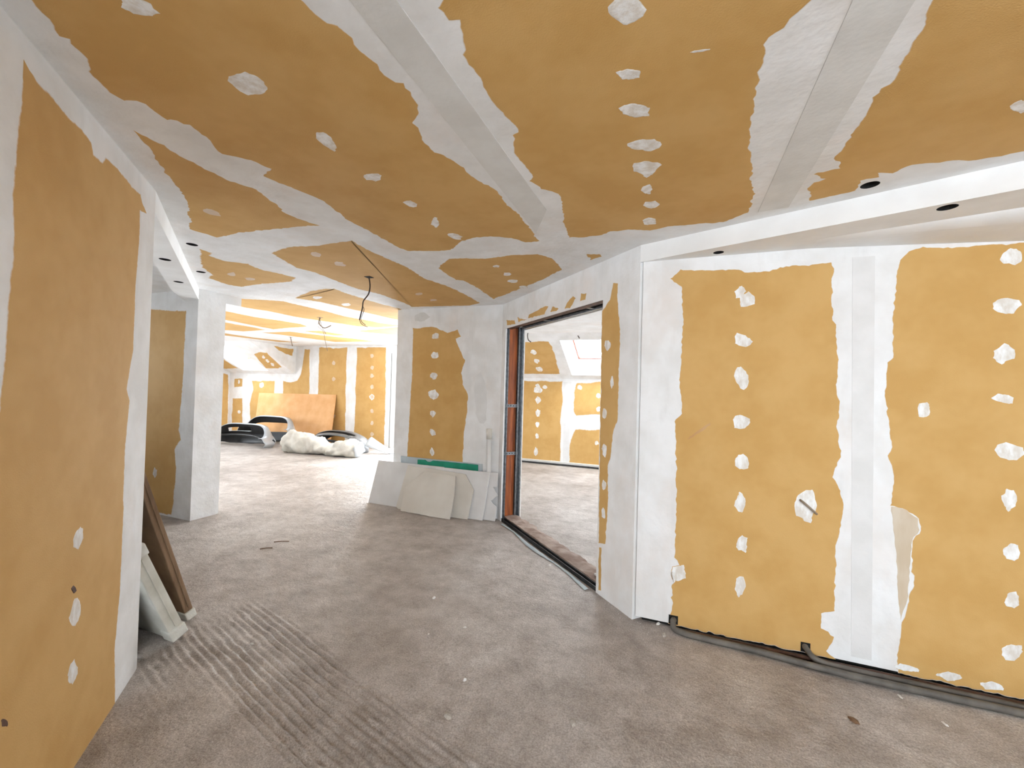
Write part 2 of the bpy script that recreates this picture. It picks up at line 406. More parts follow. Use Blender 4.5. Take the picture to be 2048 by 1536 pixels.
# ------------------------------------------------------------------ floor (ridged screed, real relief near the camera)
def build_floor():
    def axis(segs):
        out = []
        for a, b, st in segs: out += list(np.arange(a, b-1e-6, st))
        return np.array(out+[segs[-1][1]])
    xs = axis([(-12.3, -6, .25), (-6, -3.1, .05), (-3.1, -.1, .0078), (-.1, 1.7, .02), (1.7, 6.4, .25)])
    ys = axis([(-3.8, .5, .2), (.5, 2.4, .0078), (2.4, 4.6, .04), (4.6, 8.5, .2)])
    X, Y = np.meshgrid(xs, ys)
    rs = np.random.RandomState(4)
    def vnoise(x, y, s):
        g = rs.rand(97, 97); x = x/s; y = y/s; xi = np.floor(x).astype(int); yi = np.floor(y).astype(int)
        fx = x-xi; fy = y-yi; fx = fx*fx*(3-2*fx); fy = fy*fy*(3-2*fy)
        q = lambda a, b: g[a % 97, b % 97]
        return (q(xi, yi)*(1-fx)+q(xi+1, yi)*fx)*(1-fy)+(q(xi, yi+1)*(1-fx)+q(xi+1, yi+1)*fx)*fy-.5
    Z = .010*vnoise(X, Y, .9)+.004*vnoise(X, Y, .23)+.0022*vnoise(X, Y, .07)+.0022*vnoise(X, Y, .03)
    # comb ridges left by the screed rake
    p1, p2 = FLOOR.px(560, 1290), FLOOR.px(850, 1530)
    d = (p2-p1).normalized(); nx, ny = -d.y, d.x
    al = (X-p1.x)*d.x+(Y-p1.y)*d.y; pe = (X-p1.x)*nx+(Y-p1.y)*ny+.02*vnoise(X, Y, .5)
    def sm(a, b, v):
        t = np.clip((v-a)/(b-a), 0, 1); return t*t*(3-2*t)
    ph = pe*2*np.pi/.039
    ph = ph + 1.1*np.sin(3*vnoise(X, Y, .35)*6)*.5; ridge = (.5+.5*np.cos(ph))**1.3
    brk = sm(-.3, .15, vnoise(al*.3, pe*1.6, .06)+.5*vnoise(X, Y, .2))
    m1 = sm(-.38, -.28, pe)*(1-sm(.10, .17, pe))*sm(-.75, -.45, al)
    m2 = sm(-.62, -.5, pe)*(1-sm(-.30, -.22, pe))*(1-sm(-.05, .15, al))*sm(-1.1, -.8, al)
    msk = np.clip(m1*(.3+.3*sm(-.5, .1, al)+.5*brk)+m2*(.1+.6*brk), 0, 1)
    Z += msk*(ridge*.015*(1+.3*sm(-.2, .4, al))-.006) + msk*.009*vnoise(X, Y, .024)
    near = sm(-.3, .1, X)*0
    Z -= Z.max()*0
    # flat where walls and things stand
    Z = np.where(Z > 0, Z*.6, Z)
    v = np.stack([X.ravel(), Y.ravel(), Z.ravel()], 1)
    nxn, nyn = len(xs), len(ys)
    i = np.arange(nxn*nyn).reshape(nyn, nxn)
    f_ = np.stack([i[:-1, :-1].ravel(), i[:-1, 1:].ravel(), i[1:, 1:].ravel(), i[1:, :-1].ravel()], 1)
    me = bpy.data.meshes.new('floor')
    me.vertices.add(len(v)); me.vertices.foreach_set('co', v.astype(np.float32).ravel())
    me.loops.add(f_.size); me.loops.foreach_set('vertex_index', f_.astype(np.int32).ravel())
    me.polygons.add(len(f_)); me.polygons.foreach_set('loop_start', np.arange(0, f_.size, 4, dtype=np.int32))
    me.polygons.foreach_set('loop_total', np.full(len(f_), 4, dtype=np.int32))
    me.update(); me.validate()
    return struct(link('floor', me, 'floor', smooth=True), 'raw grey-brown concrete screed floor with raked ridges')
build_floor()

# ------------------------------------------------------------------ ceiling
def hole(plane, x, y, r): u, v = plane.uv(x, y); return (u, v, r)
def cuv(X, Y): q = Vector((X, Y, ZC))-CEIL.o; return (q.dot(CEIL.a), q.dot(CEIL.b))
ceil_out = [cuv(*q) for q in ((-12.2, -3.7), (6.3, -3.7), (6.3, YK), (PE.x, YK), (PE.x, YW+.02), (XK-.03, YW+.02), (XK-.03, YK), (-12.2, YK))]
ceiling = struct(sheet_with_holes('ceiling', CEIL, ceil_out,
    [hole(CEIL, 1740, 370, .036), hole(CEIL, 384, 489, .036), hole(CEIL, 402, 544, .036)], ['compound', 'dark_hole']),
    'flat ceiling of tan plasterboard with broad white filled joints')
CP = dict(name='plasterboard_panel', mat='panel', parent=ceiling)
def cpanel(px, feather=.007, amp=.005, seg=.018, **k): return patch(CEIL, px, feather=feather, amp=amp, seg=seg, **CP, **k)
cpanel([(-60, -150), (0, -75), (63, 0), (97, 38), (117, 70), (138, 78), (173, 117), (187, 152), (217, 185), (249, 202), (275, 202), (308, 223),
    (334, 240), (342, 239), (379, 250), (417, 280), (444, 308), (502, 321), (543, 338), (526, 352), (567, 369), (643, 400), (687, 434), (690, 437),
    (727, 457), (753, 470), (800, 497), (815, 502), (864, 502), (902, 500), (915, 490), (920, 485), (949, 475), (981, 473), (1022, 476), (1051, 485),
    (1079, 482), (1075, 478), (1041, 431), (1013, 407), (996, 383), (942, 352), (928, 335), (901, 318), (870, 304), (846, 280), (836, 256), (827, 246),
    (839, 226), (819, 184), (808, 167), (791, 164), (760, 140), (730, 109), (702, 78), (675, 51), (655, 44), (634, 27), (607, 3), (575, -25), (500, -110), (470, -150)])
cpanel([(760, -150), (850, -30), (884, 0), (877, 14), (897, 38), (921, 41), (921, 68), (928, 99), (925, 109), (952, 147), (976, 191), (1010, 232), (1037, 265),
    (1024, 270), (1027, 290), (1031, 311), (1051, 335), (1063, 349), (1058, 362), (1082, 378), (1116, 388), (1123, 407), (1126, 444), (1138, 475),
    (1169, 475), (1204, 470), (1221, 463), (1257, 459), (1300, 461), (1336, 453), (1446, 444), (1497, 425), (1512, 387), (1504, 365), (1503, 274), (1510, 197),
    (1534, 88), (1539, 75), (1570, 55), (1581, 38), (1621, 2), (1645, -35), (1690, -150)])
cpanel([(1866, 0), (1848, 40), (1826, 84), (1778, 168), (1753, 186), (1720, 245), (1665, 318), (1680, 336), (1625, 349), (1650, 358), (1625, 365), (1616, 376),
    (1618, 402), (1669, 391), (1712, 381), (1722, 362), (1745, 356), (1756, 355), (1758, 345), (1786, 347), (1826, 329), (1906, 321), (1950, 321), (2048, 303), (2300, 245), (2300, -150), (1950, -150)])
cpanel([(267, 260), (284, 270), (328, 290), (359, 311), (410, 338), (461, 362), (513, 379), (550, 407), (567, 424), (608, 441), (639, 451), (581, 455), (533, 460),
    (478, 465), (434, 475), (379, 458), (376, 410), (359, 376), (328, 342), (301, 301)])
cpanel([(876, 536), (885, 526), (899, 517), (929, 516), (970, 517), (1022, 510), (1075, 508), (1104, 516), (1125, 539), (1081, 561), (1005, 592), (987, 598), (955, 576), (926, 561), (911, 560)], feather=.012)
cpanel([(702, 480), (738, 500), (782, 520), (817, 535), (852, 558), (893, 571), (928, 587), (961, 606), (940, 611), (823, 614), (817, 610), (797, 602), (758, 588), (715, 578),
    (692, 570), (657, 556), (629, 545), (590, 535), (563, 519), (540, 506), (559, 498), (585, 492), (633, 491)], feather=.02)
cpanel([(399, 498), (426, 506), (422, 512), (450, 522), (495, 527), (526, 540), (565, 548), (594, 556), (579, 564), (516, 569), (485, 574), (458, 570), (415, 556), (424, 550), (403, 535), (400, 515)], feather=.02)
cpanel([(587, 596), (618, 582), (649, 577), (669, 577), (696, 587), (721, 595), (760, 607), (800, 617), (830, 630), (800, 641), (760, 632), (700, 618), (640, 604)], feather=.03)
cpanel([(1172, 508), (1198, 508), (1204, 513), (1180, 520)], feather=.012)
for q in ([(475, 596), (486, 597), (568, 602), (625, 616), (693, 633), (762, 646), (810, 652), (760, 655), (716, 653), (671, 646), (602, 636), (534, 622), (486, 615), (440, 606)],
          [(440, 620), (456, 623), (511, 634), (561, 641), (602, 648), (618, 653), (580, 656), (548, 659), (511, 652), (440, 638)],
          [(718, 661), (794, 654), (820, 660), (794, 671), (718, 663)],
          [(440, 643), (511, 655), (534, 660), (488, 663), (440, 660)],
          [(607, 662), (637, 661), (700, 671), (666, 671), (625, 665)],
          [(520, 665), (580, 663), (648, 671), (716, 678), (762, 684), (671, 684), (580, 672)],
          [(440, 665), (516, 676), (600, 685), (560, 684), (440, 670)]):
    cpanel(q, feather=.05, amp=.01, seg=.12)
for q in ((280, 15, 45, 17, 20), (493, 167, 42, 23, 18), (653, 281, 28, 13, 35), (745, 354, 20, 9, 5), (820, 407, 17, 7, 15), (871, 445, 10, 10, 0), (910, 472, 17, 6, 15),
          (425, 425, 22, 6, 15), (1250, 18, 44, 30, 0), (1258, 148, 26, 13, 0), (1272, 221, 33, 15, 5), (1290, 290, 35, 15, 0), (1293, 335, 31, 18, -10), (1293, 378, 14, 10, 0),
          (1303, 409, 20, 8, 0), (1298, 442, 16, 8, 0), (2040, 212, 26, 13, -10), (633, 509, 14, 5, 8), (680, 528, 14, 5, 12), (993, 532, 8, 3, 0), (1015, 548, 11, 4, 0),
          (1025, 562, 11, 4, 0), (1046, 574, 10, 3, 0), (838, 588, 10, 3, 0), (866, 600, 8, 2.5, 0), (463, 548, 11, 4, 8), (500, 558, 12, 3, 8), (635, 595, 12, 3, 0), (692, 609, 11, 3, 0), (1400, 101, 20, 3, -10)):
    spot(CEIL, *q[:4], ceiling, rot=q[4], mat='smear' if q[:2] in ((425, 425), (463, 548), (500, 558), (633, 509), (680, 528), (340, 285), (838, 588), (866, 600)) else 'spot')
for a, b, w in (((690, -40), (1105, 502), .0), ):
    pass
def tape_px(plane, l1, l2, r1, r2, parent, mat='tape'):
    """joint tape from the two pixel creases that bound it"""
    q = [Vector(plane.uv(*z)) for z in (l1, l2, r2, r1)]
    v = [plane.at(t.x, t.y, 0) for t in q]+[plane.at(t.x, t.y, .002) for t in q]
    return from_data('joint_tape', v, [(0, 1, 5, 4), (1, 2, 6, 5), (2, 3, 7, 6), (3, 0, 4, 7), (4, 5, 6, 7)], mat, parent)
tape_px(CEIL, (620, -100), (1072, 466), (722, -100), (1093, 420), ceiling)
tape_px(CEIL, (1750, -100), (1516, 424), (1891, -100), (1577, 414), ceiling)

# ------------------------------------------------------------------ right wall with its lowered soffit
WT = .12
w_right = struct(box('wall_right', (PB.x+.02, PB.y, .03), (6.2, PB.y+WT, ZC), 'compound'), 'right wall of tan plasterboard sheets with white filled joints')
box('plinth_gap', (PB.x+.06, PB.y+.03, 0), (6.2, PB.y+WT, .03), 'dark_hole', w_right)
RP = dict(foot=.024, plane=W_RIGHT, name='plasterboard_panel', mat='panel', parent=w_right, feather=.005, seg=.016, amp=.0038)
patch(px=[(1339, 557), (1361, 540), (1469, 539), (1490, 544), (1539, 543), (1560, 535), (1664, 524), (1670, 537), (1664, 557), (1666, 640), (1672, 649), (1678, 719), (1674, 781),
    (1680, 802), (1676, 864), (1682, 914), (1668, 943), (1668, 954), (1676, 970), (1688, 1016), (1680, 1057), (1672, 1090), (1670, 1223), (1643, 1227), (1643, 1256), (1668, 1273), (1653, 1302),
    (1672, 1313), (1660, 1315), (1620, 1307), (1500, 1282), (1357, 1251), (1337, 1240), (1345, 1206), (1343, 1169), (1370, 1148), (1357, 1128), (1349, 1115), (1351, 1049), (1353, 983), (1349, 843),
    (1363, 827), (1363, 810), (1359, 760), (1366, 649), (1363, 574)], **RP)
patch(px=[(2300, 470), (2048, 484), (1904, 495), (1846, 493), (1817, 502), (1800, 520), (1794, 541), (1786, 624), (1786, 715), (1775, 725), (1773, 748), (1769, 781), (1773, 823), (1784, 889),
    (1777, 918), (1784, 938), (1786, 967), (1780, 1012), (1813, 1020), (1837, 1037), (1840, 1061), (1825, 1082), (1821, 1144), (1829, 1152), (1817, 1202), (1804, 1244), (1796, 1297), (1792, 1322),
    (1796, 1341), (2048, 1396), (2300, 1450)], **RP)
patch(px=[(1782, 1014), (1813, 1020), (1836, 1037), (1839, 1060), (1824, 1082), (1819, 1144), (1815, 1200), (1802, 1240), (1796, 1200), (1792, 1100)], plane=W_RIGHT, name='filler_smear', mat='smear_flat', parent=w_right, feather=.004, seg=.02, amp=.003, thick=.0012)
tape_px(W_RIGHT, (1705, 515), (1702, 1312), (1750, 512), (1743, 1321), w_right, 'tape_light')
for q in ((1480, 585, 12, 16, 25), (1496, 600, 20, 17, -35), (1485, 680, 20, 16, 10), (1484, 755, 16, 24, -15), (1484, 845, 21, 18, 0), (1484, 922, 19, 17, 10), (1480, 1005, 15, 20, 0), (1484, 1087, 14, 18, 0),
          (1480, 1171, 14, 22, 0), (1611, 1010, 32, 34, 0), (2022, 513, 25, 18, 0), (2015, 610, 32, 19, 0), (2008, 708, 26, 21, 0), (2007, 797, 26, 12, 10), (1848, 820, 14, 19, 0), (2018, 905, 33, 21, 0),
          (2018, 999, 20, 22, 0), (2024, 1103, 18, 22, 0), (2024, 1200, 18, 20, 0), (2024, 1305, 22, 22, 0), (1815, 1336, 27, 9, 10), (1900, 1352, 26, 12, 8), (1986, 1372, 26, 11, 10), (1358, 1146, 17, 18, 0)):
    spot(W_RIGHT, *q[:4], w_right, rot=q[4])
spot(W_RIGHT, 1400, 862, 32, 4, w_right, rot=-35, mat='faint', name='filler_smear')
# soffit: triangular drop between the ceiling and the right wall
sR0 = Vector((-.213, 2.894, 0)); sR1 = Vector((1.33, 2.315, 0)); sR2 = sR0+(sR1-sR0)*2.6
def suv(X, Y): return (X-SOFF.o.x)*SOFF.a.x+(Y-SOFF.o.y)*SOFF.a.y, (X-SOFF.o.x)*SOFF.b.x+(Y-SOFF.o.y)*SOFF.b.y
sof_r = struct(sheet_with_holes('trim_1', SOFF, [suv(*q) for q in ((sR0.x, sR0.y), (sR2.x, sR2.y), (sR2.x, 2.894))],
    [hole(SOFF, 1895, 415, .036), hole(SOFF, 1732, 480, .03), hole(SOFF, 1437, 505, .03)], ['white_skim', 'dark_hole']), 'lowered white plaster soffit tapering along the right wall')
from_data('fascia', [(sR0.x, sR0.y, ZS), (sR2.x, sR2.y, ZS), (sR2.x, sR2.y, ZC), (sR0.x, sR0.y, ZC)], [(0, 1, 2, 3)], 'white_skim', sof_r)
def soffit_wedge():
    a = SOFF.px(1632, 479); a.z = ZS
    x1 = 3.4; k = (x1-a.x)/(1.661-a.x); n = 24; vs, fs = [], []
    b2 = SOFF.px(2048, 405); low = Plane((0, 0, ZS-.045), (0, 0, -1), (1, 0, 0)).px(2048, 443)
    fr_ = min(.8, max(.2, (low.y-b2.y)/(2.894-b2.y)))
    for i in range(n+1):
        t = i/n*k; x = a.x+(1.661-a.x)*t
        drop = .05*min(t, 1.6)**1.1
        yin = a.y+(b2.y-a.y)*t if t < 1.6 else a.y+(b2.y-a.y)*1.6
        w = 2.894-yin
        for j, (s, dz) in enumerate(((0, 0), (.03, .25), (fr_*.45, .72), (fr_*.9, .97), (fr_, 1), (1, 1))):
            vs.append((x, yin+w*s, ZS+.0005-drop*dz))
    for i in range(n):
        for j in range(5): q = i*6+j; fs.append((q, q+1, q+7, q+6))
    return from_data('plaster_step', vs, fs, 'white_skim', sof_r, None, True)
soffit_wedge()

# ------------------------------------------------------------------ left wall, its return, pier wall and left soffit
LEND = 3.7
w_left = struct(boxes('wall_left', [((0, -.12, 0), (LEND, 0, ZC))], 'compound', fr=Fr(PF, DG, NB)), 'near left wall of tan plasterboard with soft white corner bead')
box('wall_return', (-7.9, PF.y-.19, .85), (PF.x-.10, PF.y-.06, ZC), 'compound', w_left)
box('painted_shade', (-7.9, PF.y-.19, 0), (PF.x-.10, PF.y-.065, .85), 'dark_metal', w_left)  # dark colour stands in for the shade gap behind the radiators
patch(W_LEFT, [(47, 119), (58, 141), (88, 176), (123, 217), (141, 237), (164, 258), (183, 284), (187, 310), (205, 325), (211, 313), (234, 334), (264, 372), (281, 387), (284, 401), (293, 428), (280, 422),
    (279, 480), (271, 582), (267, 700), (254, 778), (260, 801), (250, 903), (247, 1000), (248, 1016), (240, 1190), (230, 1297), (231, 1397), (145, 1529), (60, 1659), (-60, 1840), (-60, 1400), (-15, 1000), (0, 785), (10, 683), (17, 581), (25, 514), (25, 416),
    (26, 366), (32, 284), (38, 234), (45, 155)], 'plasterboard_panel', 'panel', w_left, foot=-.008, feather=.014, seg=.03, amp=.002)
for q in ((157, 1075, 11, 27, 12), (150, 1225, 13, 36, 12), (144, 1347, 11, 30, 12)): spot(W_LEFT, *q[:4], w_left, rot=q[4], feather=.012)
for q in ((190, 545, 14, 24, 0), (178, 680, 20, 26, 0), (162, 825, 20, 30, 0), (155, 935, 18, 26, 0), (195, 428, 12, 20, 0)): spot(W_LEFT, *q[:4], w_left, rot=q[4], mat='faint', feather=.02, thick=.0004)
spot(W_LEFT, 147, 1179, 6, 8, w_left, mat='wood_dark', name='paper_tear', thick=.002)
spot(W_LEFT, 8, 1446, 9, 10, w_left, mat='wood_dark', name='paper_tear', thick=.001)

w_pier = struct(box('wall_pier', (XG, PG.y, 0), (PG.x, YI, ZC), 'compound'), 'pier wall end beside the niche, skimmed white with a bare tan panel')
box('downstand', (-5.6, YI, W_CHEEK.o.z+2.40), (PG.x, 3.425, ZC), 'compound', w_pier)
patch(W_PIER, [(296, 617), (330, 620), (373, 621), (371, 660), (368, 740), (358, 860), (362, 880), (350, 900), (353, 935), (347, 1010), (343, 1030), (260, 1020), (270, 620)], 'plasterboard_panel', 'panel', w_pier, feather=.02, seg=.04, amp=.004)
for q in ((321, 718, 4, 9), (320, 760, 9, 9), (318, 802, 6, 10)): spot(W_PIER, *q, w_pier, mat='faint', feather=.01, thick=.0004)
spot(W_PIER, 310, 945, 5, 10, w_pier)
lb = [(PF.x, PF.y), (PG.x, PG.y), (-5.02, PG.y), (-4.66, 2.63), (-3.76, 2.0), (-2.85, PF.y)]
sof_l = struct(sheet_with_holes('trim_2', SOFF, [suv(*q) for q in lb], [hole(SOFF, 330, 519, .036), hole(SOFF, 357, 564, .036)], ['white_skim', 'dark_hole']), 'lowered white plaster soffit strip over the left niche')
from_data('fascia', [(x, y, z) for z in (ZS, ZC) for x, y in lb], [(0, 1, 7, 6), (1, 2, 8, 7), (2, 3, 9, 8), (3, 4, 10, 9), (4, 5, 11, 10)], 'white_skim', sof_l)

# ------------------------------------------------------------------ stub wall and partition
w_stub = struct(boxes('wall_stub', [((PE.x, PA.y, 0), (PA.x, PA.y+WT, ZC)), ((PE.x, PA.y+WT, 0), (PE.x+WT, YW, ZC))], 'compound'), 'short end wall beside the doorway with one bare tan panel')
patch(W_STUB, [(825, 656), (866, 653), (882, 660), (895, 665), (916, 658), (923, 674), (912, 678), (925, 710), (931, 720), (923, 746), (926, 769), (936, 788), (934, 831), (928, 866), (926, 922), (922, 1005), (811, 990), (814, 910), (819, 824), (824, 749)],
      'plasterboard_panel', 'panel', w_stub, feather=.012, seg=.03, amp=.004)
for q in ((871, 672, 9, 7, -20), (870, 711, 9, 8, -15), (868, 752, 8, 8, 0), (867, 790, 11, 12, 0), (866, 827, 6, 8, 0), (865, 865, 6, 9, -15), (864, 904, 5, 9, 0)): spot(W_STUB, *q[:4], w_stub, rot=q[4])

spot(W_STUB, 843, 634, 16, 10, w_stub, mat='tape', name='dusty_smudge', thick=.0003)
spot(W_STUB, 962, 800, 14, 60, w_stub, mat='tape_light', name='filler_smear', thick=.0005)
# ------------------------------------------------------------------ door wall with the unfinished opening
DFR = Fr(PA, DG, NB)                       # local: along the wall, into the wall, up
def dlen(x, y): return (W_DOOR.px(x, y)-PA).dot(DG)
s1, s2, ztop, DT = .098, 1.89, 2.205, .25
w_door = struct(boxes('wall_door', [((-.0, 0, 0), (s1, .0125, ZC)), ((0, DT-.0125, 0), (s1, DT, ZC)), ((s2, 0, 0), (2.287, DT, ZC)), ((s1, 0, ztop), (s2, .0125, ZC)), ((s1, DT-.0125, ztop), (s2, DT, ZC)), ((s1, .0125, ztop+.05), (s2, DT-.0125, ZC))],
                         'compound', fr=DFR), 'angled wall with the unfinished doorway, heavily skimmed white')
DP = dict(plane=W_DOOR, name='plasterboard_panel', mat='panel', parent=w_door, feather=.01, seg=.02, amp=.003)
patch(px=[(1204, 622), (1220, 599), (1226, 566), (1236, 566), (1236, 603), (1241, 658), (1238, 756), (1236, 840), (1228, 859), (1222, 912), (1216, 938), (1217, 990), (1215, 1042), (1211, 1089), (1197, 1087), (1199, 900)], **DP)
for q in ([(1013, 640), (1029, 640), (1031, 648), (1014, 651)], [(1035, 634), (1048, 639), (1054, 639), (1037, 645)], [(1058, 629), (1093, 611), (1097, 613), (1089, 629), (1056, 637)],
          [(1105, 613), (1117, 617), (1113, 622), (1101, 624)], [(1146, 592), (1152, 596), (1140, 617), (1129, 617), (1134, 605)], [(1162, 586), (1173, 586), (1171, 600), (1160, 603)]):
    patch(px=q, **{**DP, 'feather': .006})
patch(px=[(1198, 1095), (1203, 1095), (1202, 1180), (1197, 1180)], **{**DP, 'feather': .004})
for q in ((1224, 765, 4, 13), (1209, 827, 5, 14), (1209, 900, 6, 16), (1208, 970, 5, 11), (1207, 1026, 5, 12), (1216, 690, 7, 12)): spot(W_DOOR, *q, w_door)
door = struct(empty('door_1', PA+DG*1.0), 'unfinished doorway framed by timber and steel studs')
def dbox(name, lo, hi, mat, bevel=0, parent=None): return box(name, lo, hi, mat, parent or door, DFR, bevel)
def cstud(name, lo, hi, y0, y1, z0, z1):   # C-section stud opening towards the doorway
    return boxes(name, [((lo, y0, z0), (lo+.004, y1, z1)), ((lo, y0, z0), (hi, y0+.006, z1)), ((lo, y1-.006, z0), (hi, y1, z1)), ((hi-.004, y0, z0), (hi, y0+.014, z1)), ((hi-.004, y1-.014, z0), (hi, y1, z1))], 'metal', door, DFR)
cstud('metal_stud', s1-.045, s1, .0125, .05, 0, ztop+.03)
cstud('metal_stud', s1-.045, s1, .17, DT-.0125, 0, ztop+.03)
dbox('timber_jamb', (s1-.05, .05, .0), (s1-.022, .165, ztop+.02), 'wood', .003)
dbox('jamb_back', (s1-.07, .0125, 0), (s1-.05, DT-.0125, ztop+.04), 'dark_hole')
for z in (1.30, .75):
    br = boxes('strap_bracket', [((s1-.012, .02, z), (s1-.006, .20, z+.035))], 'metal', door, DFR)
    boxes('bracket_screw', [((s1-.006, .05+.035*k, z+.012), (s1-.003, .062+.035*k, z+.024)) for k in range(4)], 'dark_metal', br, DFR)
dbox('timber_head', (s1-.02, .004, ztop), (s2, .085, ztop+.045), 'wood_dark', .002)
dbox('head_void', (s1-.02, .085, ztop+.045), (s2, DT-.0125, ztop+.05), 'dark_hole')
dbox('head_rail', (s1-.02, .19, ztop+.004), (s2, .232, ztop+.03), 'metal')
for u in (.75, 1.5): dbox('head_tie', (u, .085, ztop+.012), (u+.03, .20, ztop+.018), 'metal')
dbox('board_edge', (s1, DT-.011, 0), (s1+.004, DT, ztop), 'chip')
def sill():
    rng = random.Random(5); n = 40; vs, fs = [], []
    for i in range(n+1):
        u = s1-.02+(s2-s1+.02)*i/n
        ed = .028*rng.random(); hh = .04+.006*rng.random()
        for y, z in ((.055, 0), (.055, hh), (.11, hh+.006*rng.random()), (.17, hh+.008*rng.random()), (.235-ed, hh-.008*rng.random()), (.245-ed, 0)):
            vs.append(DFR(u, y+.003*rng.random(), z))
    for i in range(n):
        for j in range(5): q = i*6+j; fs.append((q, q+1, q+7, q+6))
    return from_data('sill_plank', vs, fs, 'sill', door)
sill()
boxes('floor_track', [((s1-.03, .008, 0), (s2, .05, .006)), ((s1-.03, .008, 0), (s2, .012, .035)), ((s1-.03, .046, 0), (s2, .05, .035))], 'dark_metal', door, DFR)

# ------------------------------------------------------------------ outer wall, gable, cheek, slopes, skylights
wd0, wd1, wdz = -6.32, -3.5, 2.3            # balcony door opening
w_out = struct(boxes('wall_outer', [((XG, YW, 0), (XK-.03, YW+.3, ZK+.02)), ((XK-.03, YW, 0), (wd0, YW+.3, ZC)), ((wd0, YW, wdz), (wd1, YW+.3, ZC)), ((wd1, YW, 0), (PE.x+WT, YW+.3, ZC)), ((PE.x+WT, YW, 0), (6.3, YW+.3, ZK+.02))], 'compound'),
               'long far outer wall of tan plasterboard with white filled joints')
OP = dict(plane=W_OUT, name='plasterboard_panel', mat='panel', parent=w_out, feather=.03, seg=.09, amp=.012)
for q in ([(638, 695), (666, 696), (695, 694), (693, 728), (691, 865), (690, 888), (634, 886), (635, 787)],
          [(713, 695), (773, 694), (772, 762), (771, 831), (769, 894), (707, 891), (711, 762)],
          [(566, 762), (580, 764), (594, 760), (601, 748), (604, 735), (606, 717), (609, 698), (620, 698), (619, 785), (616, 884), (563, 880)],
          [(503, 761), (550, 761), (549, 790), (549, 880), (500, 874), (499, 808), (506, 780)],
          [(465, 796), (485, 796), (485, 845), (485, 872), (463, 870)], [(469, 757), (485, 757), (485, 774), (469, 775)],
          [(1040, 760), (1126, 762), (1124, 775), (1124, 824), (1121, 844), (1123, 863), (1121, 924), (1000, 914), (1000, 759)],
          [(1152, 766), (1250, 761), (1250, 828), (1201, 830), (1152, 832), (1146, 824)], [(1150, 859), (1250, 856), (1250, 940), (1199, 935), (1138, 928), (1141, 880)]):
    patch(px=q, **OP)
for x, ys in ((667, (726, 758, 798, 832)), (744, (712, 735, 752, 774, 794, 822, 846, 868))):
    for y in ys: spot(W_OUT, x, y, 4, 5, w_out, mat='smear')
for q in ((744, 794, 6, 7), (1076, 780, 9, 8), (1075, 771, 5, 4), (1076, 800, 7, 8), (1076, 826, 6, 8), (1075, 849, 5, 6), (1074, 872, 4, 6), (1072, 903, 5, 9), (1160, 775, 6, 5), (1197, 792, 5, 6), (1197, 818, 5, 6), (1193, 886, 5, 5), (523, 770, 5, 6), (478, 764, 2, 5), (478, 824, 4, 4), (1090, 774, 5, 5)):
    spot(W_OUT, *q, w_out, feather=.012)
tape_px(W_OUT, (1127, 764), (1126, 925), (1143, 764), (1138, 926), w_out, 'tape_light')
box('skirting_curb', (-3.2, YW-.07, 0), (6.2, YW, .07), 'tape', w_out)
box('skirting_pipe', (-3.2, YW-.105, 0), (6.2, YW-.07, .035), 'dark_metal', w_out, bevel=.008)
w_gab = struct(boxes('wall_gable', [((XG-.3, YI, 0), (XG, 4.4, ZC)), ((XG-.3, 4.4, 0), (XG, 6.0, .6)), ((XG-.3, 4.4, 2.1), (XG, 6.0, ZC)), ((XG-.3, 6.0, 0), (XG, YW, ZC))], 'compound'), 'gable end wall of the far room')
patch(W_GAB, [(448, 745), (457, 749), (456, 850), (443, 858), (430, 855), (430, 742)], 'plasterboard_panel', 'panel', w_gab, feather=.03, seg=.08, amp=.008)
cheek = struct(from_data('wall_cheek', [(XK-.004, YW, ZK), (XK-.004, YW, ZC+.02), (XK-.004, YK-.02, ZC+.02), (XK-.03, YW, ZK), (XK-.03, YW, ZC+.02), (XK-.03, YK-.02, ZC+.02)], [(0, 1, 2), (3, 5, 4), (0, 2, 5, 3), (1, 4, 5, 2), (0, 3, 4, 1)], 'compound'), 'triangular dormer cheek wall beside the left skylight')
patch(W_CHEEK, [(548, 692), (568, 695), (587, 697), (585, 712), (568, 707), (557, 701)], 'plasterboard_panel', 'panel', cheek, feather=.02, seg=.06, amp=.008)

def slope(name, x0, x1, holes, label):
    """sloped roof lining with rectangular skylight openings (u0, u1, v0, v1) in plane axes"""
    bm = bmesh.new()
    sg = 1 if SLOPE.b.dot(SL_D) > 0 else -1
    def quad(u0, u1, v0, v1):
        if u1-u0 < 1e-4 or v1-v0 < 1e-4: return
        add_box(bm, (u0, v0, -.02), (u1, v1, 0), Fr(SLOPE.o, (1, 0, 0), SL_D, SLOPE.n))
    cur = x0
    for u0, u1, v0, v1 in sorted(holes):
        quad(cur, u0, 0, SL_LEN); quad(u0, u1, 0, v0); quad(u0, u1, v1, SL_LEN); cur = u1
    quad(cur, x1, 0, SL_LEN)
    bmesh.ops.recalc_face_normals(bm, faces=bm.faces)
    return struct(from_bm(name, bm, 'compound'), label)
def sl(x, y):
    q = SLOPE.px(x, y)-SLOPE.o; return q.x, q.dot(SL_D)
